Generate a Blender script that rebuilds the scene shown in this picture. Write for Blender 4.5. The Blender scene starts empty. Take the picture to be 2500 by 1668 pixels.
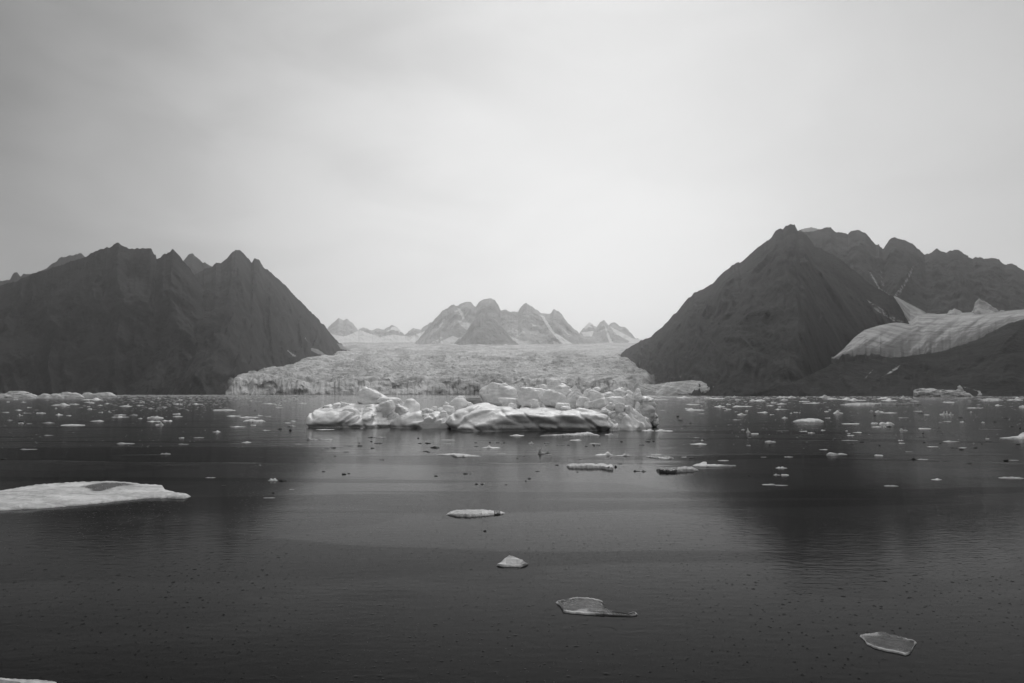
import bpy, math, random
import numpy as np

# ------------------------------------------------------------------ camera, world, sun, exposure
C = bpy.context.scene
W, H = 2500.0, 1668.0
FPX = 1667.0                      # focal length in pixels of the 2500 px wide picture
YH = 961.5                        # horizon row
CAM_H = 5.0
PITCH = math.atan((YH - H / 2) / FPX)
cd = bpy.data.cameras.new('camera')
cam = bpy.data.objects.new('camera', cd)
C.collection.objects.link(cam)
cam.location = (0, 0, CAM_H)
cam.rotation_euler = (math.pi / 2 + PITCH, 0, 0)
cd.sensor_width = 36
cd.lens = 36 * FPX / W
cd.clip_start = 0.1
cd.clip_end = 90000
C.camera = cam
C.view_settings.view_transform = 'Standard'
C.view_settings.look = 'None'
C.view_settings.gamma = 1.0
C.view_settings.exposure = 0.0
C.cycles.use_denoising = True
C.cycles.max_bounces = 6
C.cycles.volume_bounces = 3
C.cycles.transparent_max_bounces = 6
C.cycles.caustics_reflective = False
C.cycles.caustics_refractive = False

SUN_EL, SUN_AZ = 50.0, 6.0        # degrees; azimuth clockwise from the view axis (+Y)

def link_nodes(nt, a, b):
    nt.links.new(a, b)

class NT:
    """small helper to write node trees"""
    def __init__(s, nt):
        s.nt = nt
        nt.nodes.clear()
    def n(s, kind, ins=None, **props):
        nd = s.nt.nodes.new(kind)
        for k, v in props.items():
            setattr(nd, k, v)
        for k, v in (ins or {}).items():
            s.put(nd, k, v)
        return nd
    def put(s, nd, k, v):
        sock = nd.inputs[k]
        if isinstance(v, bpy.types.NodeSocket):
            s.nt.links.new(v, sock)
        else:
            sock.default_value = v
    def math(s, op, a, b=None, c=None, clamp=False):
        nd = s.nt.nodes.new('ShaderNodeMath')
        nd.operation = op
        nd.use_clamp = clamp
        for i, v in enumerate((a, b, c)):
            if v is not None:
                s.put(nd, i, v)
        return nd.outputs[0]
    def mix(s, f, a, b):
        nd = s.nt.nodes.new('ShaderNodeMix')
        nd.data_type = 'FLOAT'
        s.put(nd, 0, f); s.put(nd, 2, a); s.put(nd, 3, b)
        return nd.outputs[0]
    def rng(s, v, a, b, c=0.0, d=1.0, smooth=False):
        nd = s.nt.nodes.new('ShaderNodeMapRange')
        if smooth:
            nd.interpolation_type = 'SMOOTHSTEP'
        s.put(nd, 0, v)
        for i, x in enumerate((a, b, c, d)):
            s.put(nd, i + 1, x)
        return nd.outputs[0]
    def noise(s, vec, scale, detail=4, rough=0.55, dist=0.0):
        nd = s.n('ShaderNodeTexNoise', {'Vector': vec, 'Scale': scale, 'Detail': detail, 'Roughness': rough, 'Distortion': dist})
        return nd.outputs[0]
    def scale(s, vec, sc, loc=(0, 0, 0), rot=(0, 0, 0)):
        return s.n('ShaderNodeMapping', {'Vector': vec, 'Scale': sc, 'Location': loc, 'Rotation': rot}).outputs[0]
    def grey(s, v):
        nd = s.nt.nodes.new('ShaderNodeCombineColor')
        for i in range(3):
            s.put(nd, i, v)
        return nd.outputs[0]

def make_world():
    w = bpy.data.worlds.new('World')
    C.world = w
    w.use_nodes = True
    t = NT(w.node_tree)
    tc = t.n('ShaderNodeTexCoord').outputs['Generated']
    sky = t.n('ShaderNodeTexSky', sky_type='NISHITA')
    sky.sun_disc = False
    sky.sun_elevation = math.radians(SUN_EL)
    sky.sun_rotation = math.radians(SUN_AZ)
    sky.dust_density = 4.0
    bw = t.n('ShaderNodeRGBToBW', {'Color': sky.outputs[0]}).outputs[0]
    nish = t.math('MULTIPLY', bw, 0.05)
    # thick overcast: a cloud sheet brightest where the sun stands behind it
    ga, ge = math.radians(5.0), math.radians(11.0)
    g = (math.sin(ga) * math.cos(ge), math.cos(ga) * math.cos(ge), math.sin(ge))
    dot = t.n('ShaderNodeVectorMath', {0: tc, 1: g}, operation='DOT_PRODUCT').outputs['Value']
    ang = t.math('ARCCOSINE', t.math('MINIMUM', dot, 0.9999))
    a2 = t.math('POWER', t.math('DIVIDE', ang, math.radians(33.0)), 2.0)
    glow = t.math('EXPONENT', t.math('MULTIPLY', a2, -1.0))
    # soft cloud relief
    sx = t.n('ShaderNodeSeparateXYZ', {0: tc})
    m = t.scale(tc, (1.5, 1.5, 3.0), (3.1, 1.7, 0.4), (0, math.radians(24), 0))
    n1 = t.noise(m, 1.1, 3, 0.5, 0.5)
    n2 = t.noise(t.scale(tc, (1.4, 1.4, 3.4), (7.0, 2.0, 1.0), (0, math.radians(-30), 0)), 2.6, 5, 0.5, 0.7)
    cl = t.math('ADD', t.math('MULTIPLY', t.rng(n1, 0.3, 0.7, -1, 1, True), 0.17), t.math('MULTIPLY', t.rng(n2, 0.3, 0.7, -1, 1, True), 0.13))
    side = t.rng(sx.outputs[0], -0.5, 0.1, 1.0, 0.25, True)
    elev = t.rng(sx.outputs[2], 0.02, 0.35, 0.35, 1.0)
    cl = t.math('MULTIPLY', t.math('MULTIPLY', cl, side), elev)
    lum = t.math('ADD', t.rng(sx.outputs[1], -0.2, 0.6, 0.24, 0.20), t.math('MULTIPLY', glow, 0.60))
    lum = t.math('ADD', lum, t.math('MULTIPLY', sx.outputs[0], 0.17))
    lum = t.math('ADD', lum, t.rng(sx.outputs[2], 0.55, 0.95, 0.0, 0.6, True))
    hz = t.math('EXPONENT', t.math('MULTIPLY', t.math('MAXIMUM', sx.outputs[2], 0.0), -7.0))
    lum = t.math('ADD', lum, t.math('MULTIPLY', hz, 0.38))
    lum = t.math('MULTIPLY', lum, t.math('ADD', 1.0, cl))
    tot = t.mix(0.93, nish, lum)
    bg = t.n('ShaderNodeBackground', {'Color': t.grey(tot), 'Strength': 1.0})
    out = t.n('ShaderNodeOutputWorld', {'Surface': bg.outputs[0]})
    w.cycles.sampling_method = 'MANUAL'
    w.cycles.sample_map_resolution = 512
make_world()

sd = bpy.data.lights.new('sun', 'SUN')
sd.energy = 1.5
sd.angle = math.radians(11)
sd.color = (1, 1, 1)
sun = bpy.data.objects.new('sun', sd)
C.collection.objects.link(sun)
sun.rotation_euler = (math.radians(90 - SUN_EL), 0, math.radians(180 - SUN_AZ))

# ------------------------------------------------------------------ helpers
def ray(px, py):
    """direction of the photo's pixel, scaled so that its y component is 1"""
    u = (np.asarray(px, float) - W / 2) / FPX
    v = (H / 2 - np.asarray(py, float)) / FPX
    dy = math.cos(PITCH) - v * math.sin(PITCH)
    return u / dy, (math.sin(PITCH) + v * math.cos(PITCH)) / dy
def P(px, py, Y):
    a, b = ray(px, py)
    return a * Y, Y, CAM_H + b * Y
def ydist(py):
    """distance along +Y at which the water surface shows at row py"""
    return -CAM_H / ray(W / 2, py)[1]

M32 = np.uint32
def _hash(ix, iy, iz, seed):
    h = (ix.astype(M32) * M32(374761393)) ^ (iy.astype(M32) * M32(668265263)) ^ (iz.astype(M32) * M32(2147483647 - 1013)) ^ M32((seed * 1274126177) & 0xffffffff)
    h = (h ^ (h >> M32(13))) * M32(1274126177)
    h = (h ^ (h >> M32(16))) * M32(2246822519)
    h = h ^ (h >> M32(15))
    return h.astype(np.float32) / np.float32(4294967296.0)
def vnoise(x, y, z=None, seed=0):
    """value noise in 0..1"""
    x = np.asarray(x, np.float32); y = np.asarray(y, np.float32)
    z = np.zeros_like(x) if z is None else np.asarray(z, np.float32)
    x, y, z = np.broadcast_arrays(x, y, z)
    fx, fy, fz = np.floor(x), np.floor(y), np.floor(z)
    ix, iy, iz = fx.astype(np.int64), fy.astype(np.int64), fz.astype(np.int64)
    tx, ty, tz = x - fx, y - fy, z - fz
    tx = tx * tx * tx * (tx * (tx * 6 - 15) + 10); ty = ty * ty * ty * (ty * (ty * 6 - 15) + 10); tz = tz * tz * (3 - 2 * tz)
    def c(a, b, d):
        return _hash(ix + a, iy + b, iz + d, seed)
    def pl(d):
        a = c(0, 0, d) * (1 - tx) + c(1, 0, d) * tx
        b = c(0, 1, d) * (1 - tx) + c(1, 1, d) * tx
        return a * (1 - ty) + b * ty
    if not np.any(tz):
        return pl(0)
    return pl(0) * (1 - tz) + pl(1) * tz
def fbm(x, y, z=None, o=4, seed=0, gain=0.5, ridged=False):
    s = 0; a = 1.0; tot = 0; f = 1.0
    for i in range(o):
        n = vnoise(np.asarray(x) * f + 17.3 * i, np.asarray(y) * f - 9.1 * i, None if z is None else np.asarray(z) * f + 3.7 * i, seed + i * 7)
        if ridged:
            n = 1 - np.abs(2 * n - 1)
        s = s + a * n; tot += a; a *= gain; f *= 2.03
    return s / tot
def smooth(a, b, x):
    t = np.clip((x - a) / (b - a), 0, 1)
    return t * t * (3 - 2 * t)

def mesh_obj(name, verts, faces, mat, parent=None, shade=True, attr=None):
    me = bpy.data.meshes.new(name)
    verts = np.asarray(verts, np.float32).reshape(-1, 3)
    faces = np.asarray(faces, np.int32)
    me.vertices.add(len(verts)); me.vertices.foreach_set('co', verts.ravel())
    k = faces.shape[1]
    me.loops.add(faces.size); me.loops.foreach_set('vertex_index', faces.ravel())
    me.polygons.add(len(faces)); me.polygons.foreach_set('loop_start', np.arange(0, faces.size, k, dtype=np.int32))
    me.update(calc_edges=True)
    me.validate()
    if shade:
        me.polygons.foreach_set('use_smooth', np.ones(len(me.polygons), bool))
    if attr:
        for an, av in attr.items():
            at = me.attributes.new(an, 'FLOAT', 'POINT')
            at.data.foreach_set('value', np.asarray(av, np.float32).ravel())
    if mat is not None:
        me.materials.append(mat)
    o = bpy.data.objects.new(name, me)
    C.collection.objects.link(o)
    if parent is not None:
        o.parent = parent
    return o
def recentre(o, loc):
    """put a top-level mesh's origin at loc"""
    me = o.data
    co = np.empty(len(me.vertices) * 3, np.float32); me.vertices.foreach_get('co', co)
    co = co.reshape(-1, 3) - np.asarray(loc, np.float32)
    me.vertices.foreach_set('co', co.ravel()); me.update()
    o.location = loc
    return o
def grid_faces(nr, nc, wrap=False, flip=False):
    i = np.arange(nr - 1)[:, None]; j = np.arange(nc if wrap else nc - 1)[None, :]
    j2 = (j + 1) % nc
    a = i * nc + j; b = i * nc + j2; c = (i + 1) * nc + j2; d = (i + 1) * nc + j
    f = np.stack([a, b, c, d] if not flip else [d, c, b, a], -1)
    return f.reshape(-1, 4)
def tag(o, label=None, cat=None, group=None, kind=None):
    if label: o['label'] = label
    if cat: o['category'] = cat
    if group: o['group'] = group
    if kind: o['kind'] = kind
    return o
def empty(name, loc):
    o = bpy.data.objects.new(name, None)
    C.collection.objects.link(o); o.location = loc
    o.empty_display_size = 0.2
    return o

CORN = [(0, 0, 0), (1, 0, 0), (0, 1, 0), (1, 1, 0), (0, 0, 1), (1, 0, 1), (0, 1, 1), (1, 1, 1)]
EDG = [(0, 1), (2, 3), (4, 5), (6, 7), (0, 2), (1, 3), (4, 6), (5, 7), (0, 4), (1, 5), (2, 6), (3, 7)]
def surface_nets(F, org, h):
    S = F < 0
    nx, ny, nz = F.shape
    cnt = np.zeros((nx - 1, ny - 1, nz - 1), np.int8)
    for (a, b, c) in CORN:
        cnt += S[a:nx - 1 + a, b:ny - 1 + b, c:nz - 1 + c]
    act = (cnt > 0) & (cnt < 8)
    ii, jj, kk = np.nonzero(act)
    idx = -np.ones(act.shape, np.int32); idx[ii, jj, kk] = np.arange(len(ii))
    cv = [F[ii + a, jj + b, kk + c] for a, b, c in CORN]
    pos = np.zeros((len(ii), 3)); n = np.zeros(len(ii))
    for e0, e1 in EDG:
        a, b = cv[e0], cv[e1]
        m = (a < 0) != (b < 0)
        t = np.where(m, a / np.where(m, a - b, 1), 0)
        p0 = np.array(CORN[e0], float); p1 = np.array(CORN[e1], float)
        pos += m[:, None] * (p0 + (p1 - p0) * t[:, None]); n += m
    pos = pos / n[:, None] + np.stack([ii, jj, kk], -1)
    V = pos * h + np.asarray(org)
    Q = []
    for ax in range(3):
        sl = [slice(1, -1)] * 3; sl[ax] = slice(0, -1)
        a = S[tuple(sl)]
        sl2 = [slice(1, -1)] * 3; sl2[ax] = slice(1, None)
        b = S[tuple(sl2)]
        m = a != b
        I, J, K = np.nonzero(m)
        off = [1, 1, 1]; off[ax] = 0
        base = np.stack([I + off[0], J + off[1], K + off[2]], -1)
        u, v = [(1, 2), (2, 0), (0, 1)][ax]
        def cell(du, dv):
            c = base.copy(); c[:, u] += du; c[:, v] += dv
            return idx[c[:, 0], c[:, 1], c[:, 2]]
        q = np.stack([cell(-1, -1), cell(0, -1), cell(0, 0), cell(-1, 0)], -1)
        inside = a[I, J, K]
        q[~inside] = q[~inside][:, ::-1]
        Q.append(q)
    return V, np.concatenate(Q)

# ------------------------------------------------------------------ materials
def new_mat(name):
    m = bpy.data.materials.new(name); m.use_nodes = True
    return m, NT(m.node_tree)

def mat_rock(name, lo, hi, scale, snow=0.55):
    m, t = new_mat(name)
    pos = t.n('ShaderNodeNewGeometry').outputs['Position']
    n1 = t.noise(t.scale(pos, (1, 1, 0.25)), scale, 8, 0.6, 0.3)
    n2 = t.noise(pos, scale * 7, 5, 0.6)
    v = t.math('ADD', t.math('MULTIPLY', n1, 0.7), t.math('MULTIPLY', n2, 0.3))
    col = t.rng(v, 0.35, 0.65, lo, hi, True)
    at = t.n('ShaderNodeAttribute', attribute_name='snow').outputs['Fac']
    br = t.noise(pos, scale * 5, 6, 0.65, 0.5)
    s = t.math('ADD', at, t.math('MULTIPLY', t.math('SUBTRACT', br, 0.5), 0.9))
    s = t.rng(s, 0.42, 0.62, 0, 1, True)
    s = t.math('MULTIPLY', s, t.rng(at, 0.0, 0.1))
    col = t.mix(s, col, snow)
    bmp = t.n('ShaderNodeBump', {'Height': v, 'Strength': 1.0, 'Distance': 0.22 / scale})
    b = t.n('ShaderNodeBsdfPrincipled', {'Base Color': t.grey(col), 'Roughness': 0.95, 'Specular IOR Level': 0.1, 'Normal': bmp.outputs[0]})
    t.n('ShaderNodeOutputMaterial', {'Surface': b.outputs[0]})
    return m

def mat_glacier(name, lo, hi, scale, bump=1.0, stretch=(1, 1, 1), rot=0.0):
    m, t = new_mat(name)
    pos = t.n('ShaderNodeNewGeometry').outputs['Position']
    q = t.scale(pos, stretch, (0, 0, 0), (0, 0, rot))
    n1 = t.noise(q, scale, 8, 0.65, 0.6)
    n2 = t.noise(q, scale * 0.16, 4, 0.6, 0.3)
    at = t.n('ShaderNodeAttribute', attribute_name='dirt').outputs['Fac']
    v = t.math('ADD', t.math('MULTIPLY', n1, 0.6), t.math('MULTIPLY', n2, 0.4))
    col = t.rng(v, 0.38, 0.62, lo, hi, True)
    col = t.math('MULTIPLY', col, t.rng(at, 0, 1, 1.0, 0.22))
    bmp = t.n('ShaderNodeBump', {'Height': n1, 'Strength': 1.0, 'Distance': bump / scale})
    b = t.n('ShaderNodeBsdfPrincipled', {'Base Color': t.grey(col), 'Roughness': 0.8, 'Specular IOR Level': 0.2, 'Normal': bmp.outputs[0]})
    t.n('ShaderNodeOutputMaterial', {'Surface': b.outputs[0]})
    return m

def mat_ice(name, lo, hi, scale=1.2, bump=0.05, rough=0.45, sss=0.25, trans=0.0, spec=0.4):
    m, t = new_mat(name)
    pos = t.n('ShaderNodeNewGeometry').outputs['Position']
    n1 = t.noise(pos, scale, 7, 0.6, 0.8)
    n2 = t.noise(t.scale(pos, (0.5, 0.5, 2.2), (0, 0, 0), (0.3, 0.5, 0)), scale * 0.5, 5, 0.55, 1.2)
    v = t.math('ADD', t.math('MULTIPLY', n1, 0.45), t.math('MULTIPLY', n2, 0.55))
    col = t.rng(v, 0.36, 0.64, lo, hi, True)
    n3 = t.noise(pos, scale * 6, 5, 0.6)
    hh = t.math('ADD', n1, t.math('MULTIPLY', n3, 0.25))
    bmp = t.n('ShaderNodeBump', {'Height': hh, 'Strength': 1.0, 'Distance': bump})
    ins = {'Base Color': t.grey(col), 'Roughness': rough, 'Specular IOR Level': spec, 'Normal': bmp.outputs[0], 'IOR': 1.31}
    if sss:
        ins['Subsurface Weight'] = sss; ins['Subsurface Radius'] = (1, 1, 1); ins['Subsurface Scale'] = 0.4
    if trans:
        ins['Transmission Weight'] = trans
    b = t.n('ShaderNodeBsdfPrincipled', ins)
    t.n('ShaderNodeOutputMaterial', {'Surface': b.outputs[0]})
    return m

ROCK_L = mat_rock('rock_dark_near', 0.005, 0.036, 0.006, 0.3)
ROCK_C = mat_rock('rock_far_haze_pale', 0.26, 0.46, 0.002, 0.75)  # far rock paled in its base colour to stand in for haze
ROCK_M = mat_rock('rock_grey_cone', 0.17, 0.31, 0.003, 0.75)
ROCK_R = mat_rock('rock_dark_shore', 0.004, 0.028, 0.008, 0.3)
GLAC = mat_glacier('glacier_ice', 0.34, 0.66, 0.02, 0.4)
GLAC_SIDE = mat_glacier('side_glacier_ice', 0.14, 0.42, 0.014, 0.25, (0.55, 1.15, 1), 0.5)
ICE = mat_ice('iceberg_ice', 0.66, 0.88, 1.1, 0.11, 0.4, 0.06)
ICE_FAR = mat_ice('far_iceberg_ice', 0.35, 0.55, 0.25, 0.4, 0.6, 0.0)
FLOE = mat_ice('floe_ice', 0.42, 0.72, 3.0, 0.02, 0.5, 0.0)
FLOE_GREY = mat_ice('grey_floe_ice', 0.18, 0.4, 3.0, 0.02, 0.4, 0.0)
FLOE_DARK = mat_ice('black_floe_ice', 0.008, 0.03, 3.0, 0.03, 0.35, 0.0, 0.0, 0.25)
CLEAR = mat_ice('clear_floe_ice', 0.3, 0.75, 6.0, 0.03, 0.15, 0.0, 0.75)

def mat_water():
    m, t = new_mat('fjord_water')
    pos = t.n('ShaderNodeNewGeometry').outputs['Position']
    sx = t.n('ShaderNodeSeparateXYZ', {0: pos})
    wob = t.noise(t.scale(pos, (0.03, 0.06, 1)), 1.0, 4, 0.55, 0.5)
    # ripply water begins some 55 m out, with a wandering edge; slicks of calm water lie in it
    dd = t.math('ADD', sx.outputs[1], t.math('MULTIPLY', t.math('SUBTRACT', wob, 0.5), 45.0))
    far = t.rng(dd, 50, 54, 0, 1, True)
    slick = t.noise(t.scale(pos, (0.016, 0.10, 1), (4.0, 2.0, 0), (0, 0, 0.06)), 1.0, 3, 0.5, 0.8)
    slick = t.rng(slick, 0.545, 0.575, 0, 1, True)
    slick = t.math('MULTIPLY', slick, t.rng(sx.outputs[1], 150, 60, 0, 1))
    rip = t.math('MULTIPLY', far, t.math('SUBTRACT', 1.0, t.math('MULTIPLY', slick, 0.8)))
    # wavelets
    w1 = t.noise(t.scale(pos, (1.1, 2.6, 1), (0, 0, 0), (0, 0, 0.1)), 1.6, 3, 0.5, 0.3)
    w2 = t.noise(t.scale(pos, (0.25, 0.7, 1), (5, 0, 0), (0, 0, -0.2)), 0.5, 3, 0.5, 0.3)
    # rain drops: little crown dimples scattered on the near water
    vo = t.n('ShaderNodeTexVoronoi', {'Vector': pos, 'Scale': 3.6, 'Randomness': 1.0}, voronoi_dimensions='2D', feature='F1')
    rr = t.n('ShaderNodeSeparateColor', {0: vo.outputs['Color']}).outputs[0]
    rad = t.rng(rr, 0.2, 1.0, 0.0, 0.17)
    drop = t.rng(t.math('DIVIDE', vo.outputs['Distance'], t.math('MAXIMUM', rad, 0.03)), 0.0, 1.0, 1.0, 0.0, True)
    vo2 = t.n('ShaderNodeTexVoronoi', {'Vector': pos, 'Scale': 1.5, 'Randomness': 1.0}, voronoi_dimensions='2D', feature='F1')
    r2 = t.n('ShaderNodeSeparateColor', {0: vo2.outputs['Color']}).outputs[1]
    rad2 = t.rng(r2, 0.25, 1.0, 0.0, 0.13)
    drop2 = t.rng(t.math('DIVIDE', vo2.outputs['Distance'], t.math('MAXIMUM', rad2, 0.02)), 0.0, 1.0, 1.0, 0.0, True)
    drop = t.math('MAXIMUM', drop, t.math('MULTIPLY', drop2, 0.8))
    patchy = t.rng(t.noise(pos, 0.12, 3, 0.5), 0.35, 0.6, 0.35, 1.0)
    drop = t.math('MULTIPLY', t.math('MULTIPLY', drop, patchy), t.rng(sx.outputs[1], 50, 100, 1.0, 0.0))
    hgt = t.math('ADD', t.math('MULTIPLY', w1, t.mix(rip, 0.0055, 0.010)), t.math('MULTIPLY', w2, t.mix(rip, 0.006, 0.045)))
    hgt = t.math('ADD', hgt, t.math('MULTIPLY', drop, 0.007))
    bmp = t.n('ShaderNodeBump', {'Height': hgt, 'Strength': 1.0, 'Distance': 1.0})
    rough = t.mix(rip, 0.10, 0.10)
    fr = t.n('ShaderNodeFresnel', {'IOR': 1.10, 'Normal': bmp.outputs[0]}).outputs[0]
    # melt water dulls wandering patches; slick streaks get darker reflection painted into the gloss
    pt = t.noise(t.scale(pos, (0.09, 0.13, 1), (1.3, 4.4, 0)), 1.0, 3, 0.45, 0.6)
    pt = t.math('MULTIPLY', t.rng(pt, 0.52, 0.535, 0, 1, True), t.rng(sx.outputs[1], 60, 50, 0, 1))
    film_slick_dim = t.math('MAXIMUM', t.math('MULTIPLY', pt, 0.085), t.math('MULTIPLY', slick, 0.2))
    gcol = t.math('SUBTRACT', 1.0, film_slick_dim)
    fr = t.math('MULTIPLY', fr, t.math('SUBTRACT', 1.0, t.math('MULTIPLY', drop, 0.75)))  # darker reflection of the rain dimples painted into the gloss weight
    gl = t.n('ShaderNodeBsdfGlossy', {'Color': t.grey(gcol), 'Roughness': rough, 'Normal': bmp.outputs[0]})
    df = t.n('ShaderNodeBsdfDiffuse', {'Color': (0.003, 0.003, 0.003, 1)})
    mx = t.n('ShaderNodeMixShader', {0: fr, 1: df.outputs[0], 2: gl.outputs[0]})
    t.n('ShaderNodeOutputMaterial', {'Surface': mx.outputs[0]})
    return m
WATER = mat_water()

# ------------------------------------------------------------------ sky's haze, water, sea bed of the scene
XM, Y0, Y1 = 30000.0, -3000.0, 30000.0
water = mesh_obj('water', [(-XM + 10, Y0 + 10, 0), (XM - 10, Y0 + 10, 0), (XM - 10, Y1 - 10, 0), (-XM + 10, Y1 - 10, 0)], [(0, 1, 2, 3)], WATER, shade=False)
tag(water, 'dark calm fjord water pitted by rain drops', 'water', kind='structure')

def mat_haze():
    m, t = new_mat('haze_air')
    v = t.n('ShaderNodeVolumePrincipled', {'Color': (1.0, 1.0, 1.0, 1), 'Density': 4.1e-5, 'Anisotropy': 0.78})
    t.n('ShaderNodeOutputMaterial', {'Volume': v.outputs[0]})
    return m
def build_haze():
    zb, zt = -91.0, 2050.0
    v = [(x, y, z) for z in (zb, zt) for y in (Y0, Y1) for x in (-XM, XM)]
    f = [(0, 2, 3, 1), (4, 5, 7, 6), (0, 1, 5, 4), (2, 6, 7, 3), (0, 4, 6, 2), (1, 3, 7, 5)]
    o = mesh_obj('haze', v, f, mat_haze(), shade=False)
    tag(o, 'pale grey haze filling the air over the fjord', 'haze', kind='stuff')
build_haze()

# ------------------------------------------------------------------ mountains
def interp(pts, x):
    pts = sorted(pts)
    return np.interp(x, [p[0] for p in pts], [p[1] for p in pts])

def inpoly(px, py, poly):
    ins = np.zeros(px.shape, bool)
    n = len(poly)
    for i in range(n):
        x0, y0 = poly[i]; x1, y1 = poly[(i + 1) % n]
        c = ((y0 > py) != (y1 > py)) & (px < (x1 - x0) * (py - y0) / (y1 - y0 + 1e-9) + x0)
        ins ^= c
    return ins
def to_px(x, y, z):
    """photo pixel of a world point (used to lay snow patches where they lie on the slope)"""
    dz = z - CAM_H
    d = y * math.cos(PITCH) + dz * math.sin(PITCH)
    up = -y * math.sin(PITCH) + dz * math.cos(PITCH)
    return W / 2 + FPX * x / d, H / 2 - FPX * up / d

def mountain(ridge, dist, foot, mat, label, seed, jag=1.6, relief=60, lam=180, step=2.5, rows=90, power=1.0, snow=(), zfoot=None, back=0.8, name='mountain', snownoise=0.0):
    """ridge: (px, py) outline of the crest; dist: (px, metres) of the crest; foot: (px, metres) of the slope's foot"""
    x0, x1 = ridge[0][0], ridge[-1][0]
    px = np.arange(x0, x1 + step, step)
    py = interp(ridge, px)
    rs = np.random.RandomState(seed)
    py = py + jag * ((fbm(px / 14.0, px * 0, o=5, seed=seed, gain=0.65) - 0.5) * 3.0 - (fbm(px / 7.0, px * 0, o=3, seed=seed + 40, ridged=True) - 0.5) * 1.8)
    def soft(v, w=41):
        k_ = np.hanning(w + 2)[1:-1]; k_ /= k_.sum()
        return np.convolve(np.pad(v, w // 2, mode='reflect', reflect_type='odd'), k_, mode='valid')
    D = soft(interp(dist, px))
    X, _, Z = P(px, py, D)
    F = soft(interp(foot, px), 21)
    zf = np.full_like(px, -30.0) if zfoot is None else interp(zfoot, px)
    u, _ = ray(px, np.full_like(px, 900.0))
    t = np.concatenate([np.linspace(0, 1, rows)])
    T = t[:, None]
    Yf = D + (F - D) * T
    prof = (1 - T) ** power
    zz = zf + (Z - zf) * prof
    # spurs and gullies running down the slope
    arc = np.cumsum(np.hypot(np.gradient(X), np.gradient(D)))
    A = arc[None, :] + 0 * T
    S = T * np.hypot(F - D, Z - zf)[None, :]
    warp = (fbm(A / (lam * 2.4), S / (lam * 3), o=3, seed=seed + 5) - 0.5) * lam * 2.2
    r1 = fbm((A + warp) / lam, S / (lam * 4.5), o=5, seed=seed + 11, ridged=True, gain=0.5) - 0.55
    r2 = fbm(A / (lam * 0.45), S / (lam * 0.45), o=4, seed=seed + 3) - 0.5
    amp = smooth(0, 0.22, T) * (1 - 0.35 * T)
    push = (r1 * relief * 2.6 + r2 * relief * 1.1) * amp
    Yf = Yf - push * 0.75
    zz = zz + push * 0.35 * smooth(0.05, 0.3, T)
    Xf = (X / D)[None, :] * Yf
    # rear slope
    tb = np.linspace(0, 1, 14)[1:][:, None]
    Yb = D + back * (Z - zf) * 1.6 * tb
    zb = Z + (zf - Z) * tb
    Xb = (X / D)[None, :] * Yb
    XX = np.concatenate([Xb[::-1], Xf]); YY = np.concatenate([Yb[::-1], Yf]); ZZ = np.concatenate([zb[::-1], zz])
    nr, nc = XX.shape
    V = np.stack([XX, YY, ZZ], -1).reshape(-1, 3)
    ax, ay = to_px(V[:, 0], V[:, 1], V[:, 2])
    sn = np.zeros(len(V))
    for pol, val in snow:
        sn = np.maximum(sn, val * inpoly(ax, ay, pol))
    if snownoise:
        g = fbm(V[:, 0] / lam / 0.8, V[:, 1] / lam, V[:, 2] / lam, o=4, seed=seed + 77)
        sn = np.maximum(sn, snownoise * smooth(0.6, 0.7, g))
    o = mesh_obj(name, V, grid_faces(nr, nc, flip=True), mat, attr={'snow': sn})
    c = (float(np.mean(XX)), float(np.mean(YY)), 0.0)
    recentre(o, c)
    
    tag(o, label, 'mountain', kind='structure')
    return o

# far ranges behind the glacier
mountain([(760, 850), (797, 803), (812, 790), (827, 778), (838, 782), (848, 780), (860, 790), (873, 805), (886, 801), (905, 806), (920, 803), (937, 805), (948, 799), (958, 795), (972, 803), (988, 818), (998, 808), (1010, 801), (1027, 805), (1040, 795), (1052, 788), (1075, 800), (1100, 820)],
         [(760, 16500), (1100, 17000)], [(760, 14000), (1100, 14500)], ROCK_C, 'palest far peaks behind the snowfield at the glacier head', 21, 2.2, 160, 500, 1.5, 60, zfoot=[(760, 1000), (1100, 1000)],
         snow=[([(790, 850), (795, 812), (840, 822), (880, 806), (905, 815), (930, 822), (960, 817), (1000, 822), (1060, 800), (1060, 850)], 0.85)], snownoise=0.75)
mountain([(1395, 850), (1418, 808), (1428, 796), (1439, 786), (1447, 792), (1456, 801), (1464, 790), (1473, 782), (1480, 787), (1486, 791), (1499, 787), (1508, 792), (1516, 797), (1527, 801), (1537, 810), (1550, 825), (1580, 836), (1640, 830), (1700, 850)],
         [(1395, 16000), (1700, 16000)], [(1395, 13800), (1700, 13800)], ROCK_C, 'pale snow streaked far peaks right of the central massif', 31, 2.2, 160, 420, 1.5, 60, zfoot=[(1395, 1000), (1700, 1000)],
         snow=[([(1418, 812), (1450, 808), (1445, 822), (1425, 822)], 0.9), ([(1488, 796), (1510, 808), (1540, 824), (1548, 838), (1520, 825), (1500, 812)], 0.9), ([(1473, 790), (1480, 800), (1497, 838), (1488, 838)], 0.8), ([(1540, 826), (1590, 830), (1580, 850), (1530, 845)], 0.9)], snownoise=0.8)
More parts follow.
